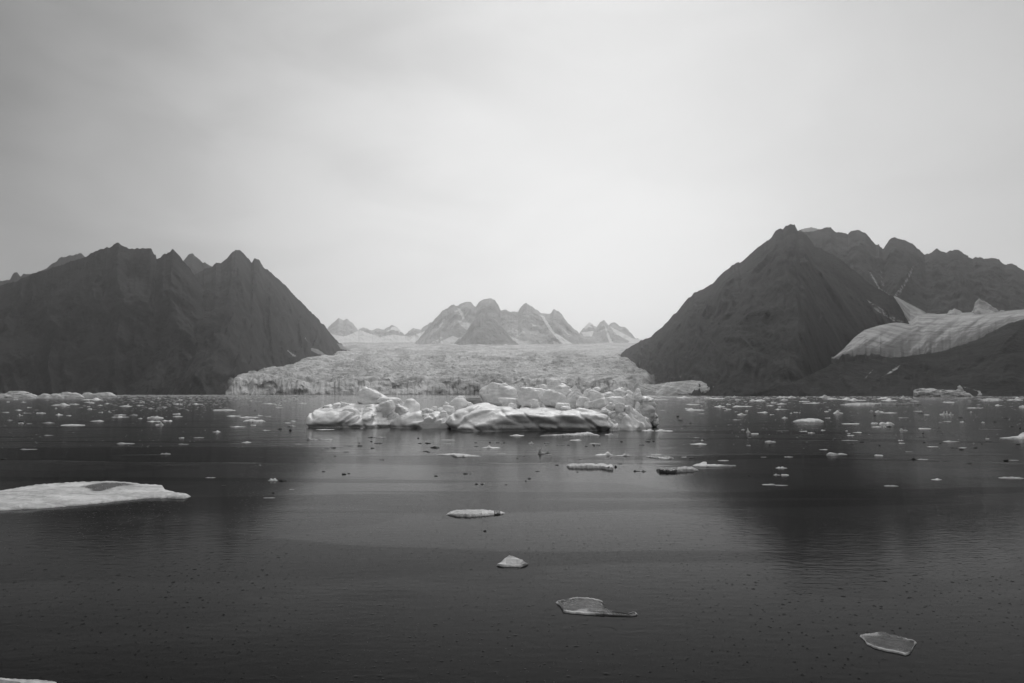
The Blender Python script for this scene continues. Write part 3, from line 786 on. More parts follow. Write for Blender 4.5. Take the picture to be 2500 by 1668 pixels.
    BL += [(1405, 1440, 968, 996, 100.0, 101, 1, 0.3), (1424, 1450, 978, 1000, 98.5, 102, 0, 0.2), (1446, 1484, 972, 998, 98.8, 103, 1, -0.3), (1478, 1506, 980, 1006, 97.6, 104, 0, 0.4), (1500, 1528, 984, 1012, 97.4, 105, 1, 0.2),
           (1524, 1548, 990, 1018, 97.6, 106, 0, -0.3), (1466, 1490, 996, 1014, 96.2, 107, 0, 0.1), (1486, 1506, 1004, 1022, 95.6, 108, 0, 0.5), (1508, 1532, 1008, 1028, 96.0, 109, 1, 0.3), (1536, 1560, 1012, 1034, 97.0, 110, 0, 0.2),
           (1560, 1584, 1016, 1038, 98.6, 111, 0, 0.4), (1290, 1322, 976, 1000, 99.0, 112, 0, 0.2), (1448, 1470, 960, 980, 104.5, 113, 0, 0.3), (1506, 1524, 946, 962, 106.0, 114, 0, 0.3), (1545, 1570, 962, 990, 100.6, 115, 0, 0.1), (1240, 1262, 984, 1000, 98.5, 116, 1, 0.4),
           (960, 1000, 990, 1014, 103.2, 117, 1, 0.5), (1030, 1062, 996, 1022, 102.0, 118, 0, 0.4), (884, 912, 994, 1012, 106.0, 119, 0, 0.2), (828, 856, 982, 998, 110.5, 120, 1, 0.2)]
    rs = np.random.RandomState(9)
    for i, (x0, x1, t, b, d, sd_, ang, rot) in enumerate(BL):
        ang = 1 if (ang or i in (2, 7, 10, 12, 15, 21, 26)) else 0
        cx_, _, cz = P((x0 + x1) / 2, (t + b) / 2, d)
        rx = (x1 - x0) / 2 / FPX * d * 1.10; rz = (b - t) / 2 / FPX * d * 1.13
        ry = 0.5 * (rx + rz) * (0.95 + 0.2 * rs.rand())
        ex = max(rx, rz) * 1.25 + 0.3
        hb = max(0.05, min(0.10, max(rx, rz) / 20))
        c = (float(cx_), d, float(cz)); r = (rx, ry, rz)
        def fn(X, Y, Z, c=c, r=r, sd_=sd_, ang=ang, rot=rot):
            Y = Y + 0.25 * (c[2] - Z) * (-1)
            f = rock_sdf(X, Y, Z, c, r, sd_, 11, 26.0 if ang else 17.0, rot, 0.05, ang)
            g = ridgen(X / r[0] / 1.4 + sd_, Y / r[1] / 1.4, Z / r[2] / 0.9, sd_ + 3, 3)
            crk_ = ridgen(X / 0.9 + sd_, Y / 0.9, Z / 0.5, sd_ + 9, 2)
            return f + 0.16 * min(r) * (smooth(0.55, 0.95, g) - 0.3) + 0.12 * smooth(0.75, 0.97, crk_)
        sdf_piece('boulder', fn, (c[0] - ex, c[1] - ry * 1.25 - 0.3, c[2] - ex), (c[0] + ex, c[1] + ry * 1.25 + 0.3, c[2] + ex), hb, ICE, root, org)
    # crumbled rubble on the right shoulder: many small knobs in one crust
    def crust(X, Y, Z):
        f = np.full(X.shape, 9.0, np.float32)
        rs2 = np.random.RandomState(33)
        for q in range(46):
            u = rs2.rand()
            pxx = 1453 + 66 * u; pyy = 985 + 8 * u + 22 * rs2.rand(); d = 99.0 + (1010 - pyy) * 0.16
            x_, _, z_ = P(pxx, pyy, d); r = 0.28 + 0.3 * rs2.rand()
            f = np.minimum(f, np.sqrt(((X - x_) / 1.15) ** 2 + (Y - d) ** 2 + ((Z - z_)) ** 2) - r)
        return f + 0.25 * (fbm(X / 0.5, Y / 0.5, Z / 0.5, o=2, seed=44) - 0.5)
    a0 = P(1445, 1000, 100)[0]; a1 = P(1530, 1000, 100)[0]
    sdf_piece('rubble_crust', crust, (a0, 94, 1.2), (a1, 105, 4.6), 0.1, ICE, root, org)
big_iceberg()

# ------------------------------------------------------------------ other bergs and floes
def far_berg(domes, lo, hi, h, label, noise, seed, bed=0.0, group=None):
    def fn(X, Y, Z):
        f = None
        for d_ in domes:
            g = dome(X, Y, Z, *d_)
            f = g if f is None else smin(f, g, 0.8)
        f = f + noise * (fbm(X / 5, Y / 5, Z / 3, o=4, seed=seed) - 0.5)
        f = f + bed * (ridgen(X / 14, Y / 14, (Z + 0.2 * X) / 2.6, seed + 1, 3) - 0.5)
        return f
    x0, x1 = lo[0], hi[0]
    c = ((x0 + x1) / 2, (lo[1] + hi[1]) / 2, 0)
    o = sdf_piece('iceberg', fn, lo, hi, h, ICE_FAR, None, c)
    o.location = c
    tag(o, label, 'iceberg', group)
    return o
def bx(px0, px1, Y):
    return P(px0, 965, Y)[0], P(px1, 965, Y)[0]
Yb = 960.0
a0, a1 = bx(2228, 2382, Yb)
far_berg([(2262, 949, 26, Yb, 14, 3.5, 4.5, -1.5), (2285, 951, 20, Yb, 14, 3, 3.5, -1.5), (2312, 953, 38, Yb, 12, 3, 3.0, -1.5), (2343, 939, 17, Yb + 3, 11, 2.0, 1.1, -1.5), (2352, 953, 20, Yb, 10, 2.2, 1.5, -1.5)],
         (a0, Yb - 18, -2), (a1, Yb + 18, 20), 0.55, 'broad far iceberg with a pointed tower at one end below the dark hill', 4.5, 71, 2.4)
Yb = 800.0
a0, a1 = bx(-75, 100, Yb)
far_berg([(46, 952, 46, Yb, 14, 2.0, 1.5, -1.5), (22, 958, 40, Yb - 3, 12, 2.2, 1.6, -1.5), (-30, 960, 44, Yb, 14, 2.2, 1.8, -1.5), (70, 959, 32, Yb - 4, 9, 2.0, 1.3, -1.5)],
         (a0, Yb - 18, -2), (a1, Yb + 18, 8), 0.4, 'low grey iceberg with a rounded arch at the left edge of the fjord', 3.2, 75, 1.4)
a0, a1 = bx(88, 212, Yb)
far_berg([(162, 954, 34, Yb, 12, 2.0, 1.2, -1.5), (182, 957, 26, Yb - 4, 9, 2.2, 1.5, -1.5), (140, 961, 34, Yb - 5, 9, 2.2, 1.6, -1.5), (110, 961, 22, Yb, 8, 2.2, 1.8, -1.5)],
         (a0, Yb - 18, -2), (a1, Yb + 18, 7), 0.4, 'ridged low grey iceberg beside the rounded arch iceberg', 3.0, 79, 1.2)
Yb = 1000.0
a0, a1 = bx(188, 300, Yb)
far_berg([(215, 957, 18, Yb, 8, 2.2, 1.8, -1.5), (260, 956, 26, Yb, 10, 2.2, 1.5, -1.5), (240, 960, 30, Yb, 8, 2.2, 2, -1.5)],
         (a0, Yb - 18, -2), (a1, Yb + 18, 7), 0.5, 'smallest and farthest of the low grey bergs below the broad mountain', 2.4, 83, 1.0)
Yb = 290.0
a0, a1 = bx(1104, 1190, Yb)
o_ = far_berg([(1130, 955, 24, Yb + 8, 4, 2.2, 2.0, -0.6), (1160, 953, 26, Yb + 8, 4, 2.2, 2.0, -0.6), (1116, 957, 9, Yb + 7, 2, 2, 2, -0.6)],
         (a0, Yb - 4, -1), (a1, Yb + 18, 3.6), 0.2, 'low streaked berg partly hidden behind the boulders of the big iceberg', 1.4, 87, 0.7)

def mat_floe(name, lo, hi, dark, rough, scale, spec=0.3):
    m, t = new_mat(name)
    pos = t.n('ShaderNodeNewGeometry').outputs['Position']
    n1 = t.noise(pos, scale, 7, 0.62, 0.8)
    n2 = t.noise(t.scale(pos, (0.35, 1.4, 1.4)), scale * 0.5, 5, 0.6, 0.8)
    v = t.math('ADD', t.math('MULTIPLY', n1, 0.5), t.math('MULTIPLY', n2, 0.5))
    col = t.rng(v, 0.36, 0.64, lo, hi, True)
    at = t.n('ShaderNodeAttribute', attribute_name='dirt').outputs['Fac']
    br = t.rng(t.math('ADD', at, t.math('MULTIPLY', t.math('SUBTRACT', n1, 0.5), 0.7)), 0.25, 0.75, 0, 1, True)
    br = t.math('MULTIPLY', br, t.rng(at, 0.0, 0.15))
    col = t.mix(br, col, dark)
    rg = t.mix(br, rough, rough * 0.4)
    n3 = t.noise(pos, scale * 5, 6, 0.65)
    bmp = t.n('ShaderNodeBump', {'Height': t.math('ADD', n1, t.math('MULTIPLY', n3, 0.4)), 'Strength': 1.0, 'Distance': 0.05})
    b = t.n('ShaderNodeBsdfPrincipled', {'Base Color': t.grey(col), 'Roughness': rg, 'Specular IOR Level': spec, 'Normal': bmp.outputs[0], 'IOR': 1.31})
    t.n('ShaderNodeOutputMaterial', {'Surface': b.outputs[0]})
    return m
SNOWY = mat_floe('snowy_floe', 0.30, 0.62, 0.06, 0.6, 2.2)
GLASSY = mat_floe('glassy_floe', 0.2, 0.62, 0.035, 0.3, 3.5, 0.4)

def strip_floe(top, bot, mat, label, cat='ice floe', name='ice_floe', depth=0.6, nx=150, ny=34, edge=0.06, bow=0.5, rough=0.05, seed=1, dirt=None, group='larger pieces of drift ice', rim=0.0, sag=0.0):
    """floe whose front waterline shows along bot and whose rear crest shows along top (photo pixels)"""
    x0 = max(top[0][0], bot[0][0]); x1 = min(top[-1][0], bot[-1][0])
    px = np.linspace(x0, x1, nx)
    jt = (fbm(px / 7, px * 0, o=4, seed=seed) - 0.5); jb = (fbm(px / 9, px * 0 + 5, o=4, seed=seed + 1) - 0.5)
    yt = interp(top, px); yb = interp(bot, px)
    hgt = np.maximum(yb - yt, 0.4)
    yt = yt + jt * np.minimum(hgt * 0.25, 3.0); yb = yb + jb * np.minimum(hgt * 0.12, 1.6)
    Yf = ydist(yb); Yr0 = ydist(np.minimum(yt, yb - 0.3))
    Yr = Yf + depth * (Yr0 - Yf)
    zc = CAM_H - CAM_H / Yr0 * Yr          # crest height so that the rear shows at yt
    k = np.linspace(0, 1, ny)[:, None]
    Y = Yf + (Yr - Yf) * k
    e = np.minimum(edge, zc * 0.8 + 0.01)
    Z = e * np.minimum(1, k * 8) ** 0.6 + (zc - e) * k ** (1 / max(bow, 0.05)) if bow < 1 else e * np.minimum(1, k * 8) ** 0.6 + (zc - e) * k ** (1 / bow)
    u, _ = ray(px, yb)
    X = u * Y
    endf = smooth(0, 0.03, (px - x0) / (x1 - x0)) * smooth(1, 0.97, (px - x0) / (x1 - x0))
    n = fbm(X / (rough * 9 + 0.15), Y / (rough * 9 + 0.15), o=4, seed=seed + 4) - 0.5
    Z = Z + n * rough * 2.0 * smooth(0, 0.15, k) * smooth(1.0, 0.85, k) - sag * np.sin(np.pi * k) * zc
    Z = Z * (0.15 + 0.85 * endf) + 0.004
    d = np.zeros_like(Z)
    if dirt is not None:
        ax, ay = to_px(X, Y, Z)
        for poly, val in dirt:
            d = np.maximum(d, val * inpoly(ax, ay, poly))
        for _ in range(5):
            d[1:-1, 1:-1] = (d[1:-1, 1:-1] * 2 + d[:-2, 1:-1] + d[2:, 1:-1] + d[1:-1, :-2] + d[1:-1, 2:]) / 6
    if mat is SNOWY:
        d = np.maximum(d, 0.34 * smooth(0.52, 0.70, fbm(X / 1.6, Y / 0.5, o=4, seed=seed + 12)))
    if rim:
        inner = smooth(0.0, 0.09, k) * smooth(1.0, 0.94, k) * smooth(0, 0.05, (px - x0) / (x1 - x0)) * smooth(1, 0.94, (px - x0) / (x1 - x0))
        brk = smooth(0.40, 0.62, fbm(X / 0.35, Y / 0.6, o=3, seed=seed + 8))
        streak = 0.5 * smooth(0.50, 0.72, fbm(X / 0.9, Y / 0.5, o=3, seed=seed + 9))
        d = np.maximum(d, np.maximum(rim * inner * (1 - streak), 0.65 * brk))
        Z = Z + (1 - inner) * 0.02 * endf
    # skirts below the water at front and rear
    f0 = np.stack([X[0], Y[0], np.full(nx, -0.12)], -1)[None]
    r0 = np.stack([X[-1], Y[-1] + 0.03, np.full(nx, -0.12)], -1)[None]
    V = np.concatenate([f0, np.stack([X, Y, Z], -1), r0])
    dd = np.concatenate([d[:1] * 0, d, d[-1:] * 0])
    o = mesh_obj(name, V, grid_faces(*V.shape[:2]), mat, attr={'dirt': dd})
    recentre(o, (float(X.mean()), float(Y.mean()), 0.0))
    tag(o, label, cat, group)
    return o

strip_floe([(-70, 1208), (0, 1198), (45, 1190), (90, 1183), (180, 1177), (260, 1175), (320, 1178), (345, 1182), (395, 1184), (402, 1196), (430, 1203), (460, 1206), (466, 1212)],
           [(-70, 1251), (0, 1247), (100, 1242), (200, 1234), (300, 1223), (362, 1217), (405, 1217), (447, 1219), (466, 1213)], SNOWY,
           'long flat snowy floe reaching in from the left edge with a grey melt hollow', edge=0.16, bow=0.7, rough=0.06, seed=3,
           dirt=[([(180, 1190), (250, 1177), (300, 1178), (340, 1184), (290, 1188), (250, 1200), (222, 1200), (215, 1192)], 0.75), ([(60, 1222), (110, 1222), (100, 1236), (78, 1236)], 0.3)])
strip_floe([(1090, 1255), (1100, 1249), (1115, 1245), (1140, 1244), (1180, 1244), (1200, 1247), (1215, 1246), (1226, 1250), (1233, 1252)],
           [(1090, 1257), (1110, 1261), (1150, 1263), (1200, 1259), (1225, 1257), (1233, 1253)], GLASSY, 'slim spindle shaped grey ice sliver with a white knob', edge=0.1, bow=0.6, rough=0.03, seed=6,
           dirt=[([(1110, 1246), (1178, 1246), (1178, 1258), (1115, 1258)], 0.42), ([(1206, 1246), (1222, 1246), (1222, 1258), (1206, 1258)], 0.9)])
strip_floe([(1212, 1379), (1222, 1373), (1230, 1366), (1243, 1356), (1252, 1358), (1265, 1364), (1276, 1368), (1282, 1375), (1290, 1377)],
           [(1212, 1381), (1225, 1384), (1250, 1385), (1272, 1385), (1283, 1381), (1290, 1379)], GLASSY, 'small humped lump of clear ice shaped like a shell', edge=0.05, bow=0.9, rough=0.03, seed=9, depth=0.35,
           dirt=[([(1234, 1362), (1270, 1366), (1274, 1380), (1234, 1381)], 0.38)], rim=0.0)
strip_floe([(1357, 1470), (1372, 1467), (1385, 1465), (1398, 1461), (1410, 1460), (1445, 1463), (1460, 1466), (1471, 1470), (1474, 1482), (1490, 1492), (1510, 1498), (1535, 1499), (1545, 1496), (1553, 1497), (1558, 1501)],
           [(1357, 1472), (1368, 1483), (1376, 1495), (1400, 1499), (1450, 1502), (1500, 1504), (1540, 1505), (1558, 1503)], GLASSY, 'clear glassy ice slab with a frosted rim and a thin tail', edge=0.05, bow=0.9, rough=0.025, seed=12, depth=0.75, rim=0.95, sag=0.12)
strip_floe([(2099, 1553), (2110, 1551), (2135, 1548), (2150, 1546), (2160, 1546), (2170, 1551), (2190, 1554), (2210, 1560), (2230, 1566), (2238, 1569)],
           [(2099, 1555), (2112, 1565), (2116, 1573), (2135, 1583), (2160, 1590), (2190, 1595), (2210, 1600), (2222, 1597), (2232, 1578), (2238, 1571)], GLASSY, 'leaf shaped translucent grey ice plate floating by itself on dark water', edge=0.04, bow=0.9, rough=0.02, seed=15, depth=0.85, rim=0.8)
strip_floe([(-60, 1648), (0, 1655), (20, 1657), (50, 1659), (85, 1660), (120, 1663), (132, 1664), (138, 1666)],
           [(-60, 1690), (0, 1690), (60, 1688), (110, 1680), (132, 1672), (138, 1668)], GLASSY, 'corner of a pale ice plate cut by the bottom edge', edge=0.06, bow=0.8, rough=0.03, seed=18, depth=0.8,
           dirt=[([(-60, 1650), (50, 1664), (55, 1690), (-60, 1690)], 0.5)])
strip_floe([(1382, 1137), (1390, 1133), (1400, 1131), (1412, 1133), (1430, 1131), (1455, 1132), (1472, 1131), (1482, 1134), (1493, 1134), (1499, 1139)],
           [(1382, 1139), (1390, 1144), (1430, 1144), (1465, 1144), (1480, 1147), (1496, 1149), (1499, 1142)], SNOWY, 'thick white loaf shaped floe in open water below the iceberg slab', edge=0.5, bow=0.9, rough=0.05, seed=21, depth=0.35,
           dirt=[([(1476, 1143), (1488, 1138), (1492, 1141), (1484, 1146)], 0.7)])
strip_floe([(1601, 1145), (1606, 1140), (1612, 1139), (1625, 1140), (1640, 1142), (1655, 1140), (1670, 1139), (1690, 1140), (1706, 1148)],
           [(1601, 1149), (1610, 1154), (1640, 1155), (1690, 1152), (1706, 1150)], GLASSY, 'dark rounded berg of clear ice touching a white floe with a knob', cat='ice chunk', name='ice_chunk', edge=0.3, bow=0.9, rough=0.06, seed=24, depth=0.4,
           dirt=[([(1590, 1130), (1656, 1130), (1650, 1160), (1590, 1160)], 1.0), ([(1650, 1130), (1710, 1130), (1710, 1160), (1650, 1160)], 0.45)])
strip_floe([(1690, 1137), (1702, 1132), (1712, 1130), (1719, 1127), (1725, 1128), (1726, 1134), (1745, 1134), (1770, 1135), (1797, 1137)],
           [(1690, 1138), (1700, 1140), (1740, 1141), (1765, 1140), (1797, 1138)], SNOWY, 'white floe with an upright knob beside the dark clear berg', edge=0.12, bow=0.8, rough=0.05, seed=27, depth=0.4)
strip_floe([(1318, 1064), (1330, 1062), (1360, 1061), (1385, 1059), (1405, 1058), (1420, 1057), (1433, 1054), (1442, 1056), (1450, 1060), (1464, 1063)],
           [(1318, 1065), (1360, 1066), (1420, 1066), (1450, 1065), (1464, 1064)], SNOWY, 'long white floe with one peak lying right in front of the slab', edge=0.3, bow=0.8, rough=0.08, seed=30, depth=0.3)
strip_floe([(1066, 1110), (1085, 1108), (1100, 1107), (1115, 1107), (1140, 1109), (1160, 1113), (1174, 1114)],
           [(1066, 1111), (1100, 1112), (1115, 1117), (1135, 1116), (1174, 1115)], SNOWY, 'thin wing shaped pale floe below the middle of the iceberg', edge=0.12, bow=0.8, rough=0.05, seed=33, depth=0.5,
           dirt=[([(1105, 1111), (1135, 1110), (1135, 1118), (1105, 1118)], 0.5)])
strip_floe([(2440, 1069), (2465, 1067), (2485, 1064), (2497, 1057), (2515, 1055), (2560, 1060)],
           [(2440, 1070), (2480, 1072), (2515, 1074), (2560, 1073)], SNOWY, 'white floe with a curled horn cut by the right edge', edge=0.25, bow=0.8, rough=0.06, seed=36, depth=0.35)
strip_floe([(1577, 1114), (1590, 1110), (1605, 1109), (1618, 1110), (1622, 1114), (1640, 1116), (1645, 1119)],
           [(1577, 1116), (1595, 1119), (1620, 1121), (1640, 1121), (1645, 1120)], GLASSY, 'ring shaped clear floe with a bright outline right of the open channel', edge=0.08, bow=0.8, rough=0.03, seed=39, depth=0.7, rim=0.9)
strip_floe([(2050, 988), (2070, 985), (2090, 983), (2120, 983), (2150, 984), (2165, 986)], [(2050, 989), (2090, 990), (2150, 989), (2165, 988)], FLOE_GREY, 'long pale low floe reaching behind a black humped one', edge=0.4, bow=0.9, rough=0.2, seed=42, depth=0.15)
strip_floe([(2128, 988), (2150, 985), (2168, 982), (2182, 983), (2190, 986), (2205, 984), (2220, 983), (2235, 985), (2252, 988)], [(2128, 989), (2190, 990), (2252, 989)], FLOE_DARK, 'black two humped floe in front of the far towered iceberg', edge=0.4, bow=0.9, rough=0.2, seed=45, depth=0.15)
strip_floe([(2385, 973), (2400, 975), (2412, 972), (2440, 974), (2450, 977)], [(2385, 974), (2400, 980), (2440, 979), (2450, 978)], FLOE_GREY, 'grey log shaped floe just right of the far towered iceberg', edge=0.6, bow=0.9, rough=0.3, seed=48, depth=0.2)
strip_floe([(1935, 1029), (1950, 1024), (1965, 1023), (1978, 1021), (1990, 1022), (2003, 1024), (2012, 1029)], [(1935, 1030), (1960, 1031), (1990, 1031), (2012, 1030)], SNOWY, 'broad lumpy white floe resting apart on the right water', edge=0.3, bow=0.85, rough=0.16, seed=51, depth=0.25)
strip_floe([(592, 1030), (600, 1025), (612, 1023), (625, 1026), (640, 1025), (648, 1029)], [(592, 1031), (620, 1032), (648, 1030)], SNOWY, 'broad white floe left of the big iceberg with two soft humps', edge=0.3, bow=0.85, rough=0.12, seed=54, depth=0.25)
strip_floe([(2017, 1110), (2025, 1105), (2035, 1106), (2045, 1108), (2055, 1106), (2069, 1110)], [(2017, 1112), (2030, 1114), (2050, 1112), (2069, 1111)], SNOWY, 'grey white lump with a slanting fin on the dark right water', edge=0.2, bow=0.85, rough=0.12, seed=57, depth=0.3)

# catalogue of the smaller drift ice: (x0, x1, waterline row, height in rows, kind, peaks)
A_ = lambda x, y: (x / 4.7, 940 + y / 4.7)
CAT = []
def cat_region(ox, oy, sc, rows):
    for r in rows:
        x0, x1, yb, h = r[:4]
        CAT.append((ox + x0 / sc, ox + x1 / sc, oy + (yb + 4) / sc, max(h, 7) / sc, r[4] if len(r) > 4 else 'W', r[5] if len(r) > 5 else ()))
cat_region(0, 940, 4.7, [(940, 1180, 170, 26, 'W', (0.7,)), (600, 790, 232, 34, 'W', (0.7,)), (790, 910, 222, 10), (150, 210, 168, 8), (950, 1090, 197, 8), (1010, 1090, 212, 8), (1185, 1280, 213, 8), (1120, 1180, 232, 10),
 (1365, 1520, 243, 15), (1000, 1040, 247, 8), (1560, 1650, 233, 6), (1990, 2090, 219, 7), (2200, 2335, 218, 12), (1700, 1750, 268, 9), (1835, 1920, 251, 6), (170, 260, 288, 9), (18, 105, 312, 10), (265, 360, 321, 12, 'G'),
 (420, 520, 323, 10), (640, 725, 342, 20, 'W', (0.4,)), (760, 820, 350, 6), (1127, 1185, 312, 12), (1240, 1285, 314, 7, 'G'), (200, 270, 348, 18, 'G', (0.3,)), (1300, 1445, 342, 8), (1340, 1480, 366, 12), (1275, 1400, 367, 6), (1975, 2075, 332, 16, 'W', (0.85,)),
 (1980, 2100, 361, 6), (1685, 1865, 379, 20, 'W'), (1685, 1850, 418, 12), (1850, 1985, 412, 16, 'W', (0.3, 0.8)), (1780, 1880, 458, 32, 'W', (0.7,)), (1040, 1190, 414, 20, 'W', (0.7,)), (480, 630, 435, 16, 'G', (0.5,)), (210, 270, 438, 14), (300, 370, 442, 8, 'G'),
 (705, 970, 462, 12), (80, 145, 405, 9, 'G'), (500, 620, 577, 8, 'G'), (1340, 1555, 674, 18, 'G', (0.2,)), (2050, 2115, 607, 8), (2215, 2340, 605, 7, 'G'), (1845, 1960, 795, 16, 'G'), (240, 420, 740, 12, 'G'), (10, 75, 850, 10, 'D'), (2040, 2170, 680, 12, 'G', (0.2,)), (1580, 1635, 383, 10), (1490, 1580, 345, 10, 'G'), (215, 290, 418, 10, 'D')])
cat_region(500, 950, 4.7, [(85, 350, 243, 13), (255, 420, 309, 8), (410, 620, 325, 10), (590, 670, 304, 16, 'W', (0.3,)), (690, 760, 311, 7), (520, 590, 415, 9), (285, 470, 433, 13), (88, 185, 491, 18, 'W', (0.6,)), (655, 790, 168, 14), (800, 880, 186, 9), (845, 895, 210, 6), (1070, 1170, 163, 9),
 (655, 750, 472, 8), (1170, 1300, 580, 32, 'G', (0.15,)), (1290, 1470, 580, 18, 'G'), (425, 540, 612, 16, 'W', (0.5,)), (1272, 1498, 464, 7), (1780, 1820, 451, 10, 'W', (0.5,)), (915, 985, 388, 6), (980, 1045, 368, 6), (510, 550, 134, 8), (945, 1040, 428, 14, 'G'), (835, 890, 456, 10, 'D'), (965, 1000, 474, 13, 'D'),
 (1865, 1960, 555, 9, 'D'), (1960, 2085, 556, 10, 'G'), (1590, 1725, 653, 6, 'D'), (1745, 1815, 651, 9, 'D'), (1900, 1950, 677, 10, 'D'), (1585, 1660, 721, 7, 'D'), (1940, 2045, 622, 9, 'D'), (1895, 1925, 600, 8, 'D'), (730, 835, 1050, 32, 'W', (0.3, 0.7)), (850, 940, 1052, 16, 'D'), (955, 1030, 1154, 13, 'G'), (665, 808, 1250, 11, 'G'), (765, 800, 1193, 10, 'D'), (180, 245, 1108, 8, 'D'),
 (0, 130, 1017, 8, 'G'), (1570, 1625, 978, 14, 'D'), (1635, 1670, 969, 6, 'D'), (1335, 1390, 946, 6, 'D'), (620, 650, 872, 7, 'G'), (1035, 1130, 631, 7, 'G'), (1035, 1080, 341, 6, 'G'), (565, 600, 246, 12, 'G')])
cat_region(1000, 1040, 4.7, [(1150, 1325, 110, 16, 'W', (0.4,)), (2235, 2340, 98, 16, 'W', (0.7,)), (1825, 1980, 164, 16, 'W', (0.7,)), (1360, 1425, 200, 28, 'W', (0.6,)), (820, 1050, 254, 34, 'W', (0.4,)), (990, 1115, 320, 9, 'G'), (1465, 1560, 320, 56, 'G', (0.3,)), (1550, 1605, 308, 20, 'G'), (1560, 1645, 333, 10, 'G'),
 (2120, 2340, 337, 46, 'W', (0.7,)), (1885, 2050, 380, 15, 'D', (0.4,)), (240, 340, 250, 14, 'D'), (95, 145, 200, 8, 'D'), (170, 225, 195, 6, 'D'), (390, 485, 204, 9, 'G'), (360, 515, 162, 6, 'G'), (155, 215, 289, 8, 'D'), (990, 1040, 191, 6, 'D'), (1070, 1100, 192, 6, 'D'), (735, 800, 233, 5, 'D'), (280, 325, 575, 10, 'D'), (610, 670, 550, 12, 'D'), (675, 715, 545, 8, 'G'),
 (745, 785, 668, 11, 'D'), (815, 850, 668, 10, 'D'), (845, 868, 662, 8), (1090, 1120, 674, 7, 'D'), (1445, 1495, 520, 8, 'D'), (1350, 1395, 605, 10, 'D'), (1320, 1350, 630, 8, 'D'), (1670, 1712, 449, 9, 'D'), (1730, 1790, 218, 5, 'D'), (1800, 1840, 219, 7, 'D'), (2010, 2045, 231, 6, 'D'), (2135, 2190, 221, 6, 'D'), (2055, 2195, 203, 6, 'G'), (1915, 1940, 527, 7, 'D'), (845, 880, 1208, 14, 'D')])
cat_region(1500, 950, 4.7, [(305, 460, 478, 24, 'W', (0.7,)), (450, 670, 481, 24, 'W', (0.4,)), (815, 1035, 240, 24, 'W', (0.25,)), (1145, 1275, 201, 20, 'W', (0.5,)), (1235, 1300, 218, 10), (1375, 1595, 197, 14), (1545, 1740, 134, 30, 'W', (0.1, 0.7)), (1400, 1520, 293, 20, 'W', (0.5,)), (1630, 1775, 267, 16, 'W', (0.7,)), (1910, 1995, 330, 18, 'W', (0.5,)), (1835, 1985, 230, 8), (1560, 1655, 512, 9),
 (1510, 1565, 495, 42, 'W', (0.4,)), (860, 1070, 633, 18, 'W', (0.6,)), (880, 990, 599, 8, 'D'), (1005, 1080, 574, 6, 'D'), (905, 980, 556, 5, 'G'), (0, 190, 768, 32, 'G', (0.6, 0.95)), (765, 835, 780, 12), (820, 932, 793, 15, 'D'), (215, 300, 943, 22, 'D', (0.2,)), (290, 370, 944, 30, 'G', (0.5,)), (1850, 1980, 908, 24, 'W', (0.3, 0.6)), (1820, 1910, 988, 20, 'G', (0.4,)), (1910, 2000, 990, 38, 'W', (0.1,)), (1690, 1850, 1100, 20, 'G', (0.8,)),
 (1840, 1990, 1108, 16, 'G'), (1530, 1560, 993, 10, 'D'), (1675, 1750, 780, 8, 'G'), (1940, 2060, 780, 8, 'G'), (1190, 1320, 821, 9, 'G'), (775, 850, 420, 6, 'D'), (855, 895, 386, 6, 'D'), (1020, 1150, 478, 12, 'D'), (1855, 2000, 481, 9, 'D'), (2115, 2215, 483, 10, 'W'), (2220, 2300, 502, 7), (1725, 1855, 608, 18, 'G'), (60, 100, 602, 7, 'D'), (350, 420, 603, 10, 'D'), (360, 430, 574, 6, 'D'), (285, 345, 640, 8, 'D'), (0, 30, 894, 18, 'D'), (35, 95, 859, 5, 'D'), (1355, 1460, 351, 5, 'G'),
 (340, 480, 84, 10), (410, 640, 122, 18, 'G'), (680, 880, 97, 20, 'W', (0.6,)), (890, 990, 97, 7), (1030, 1125, 103, 16, 'W'), (1095, 1275, 110, 10), (1380, 1455, 122, 16), (1355, 1400, 88, 18, 'W', (0.5,)), (1700, 1780, 108, 32, 'W', (0.4,)), (1865, 1990, 95, 12), (1910, 2000, 125, 28, 'W', (0.4,)), (1990, 2095, 96, 22, 'W', (0.4,)), (2140, 2210, 106, 20, 'W', (0.4,)), (2160, 2350, 160, 12), (2120, 2240, 141, 7), (830, 980, 175, 8), (1280, 1340, 174, 16, 'W', (0.3,)), (945, 1045, 147, 9), (1795, 1860, 157, 14), (1855, 1985, 170, 14, 'W', (0.5,)), (1735, 1830, 189, 10), (510, 600, 242, 5, 'G'), (1455, 1500, 465, 16, 'G', (0.6,))])
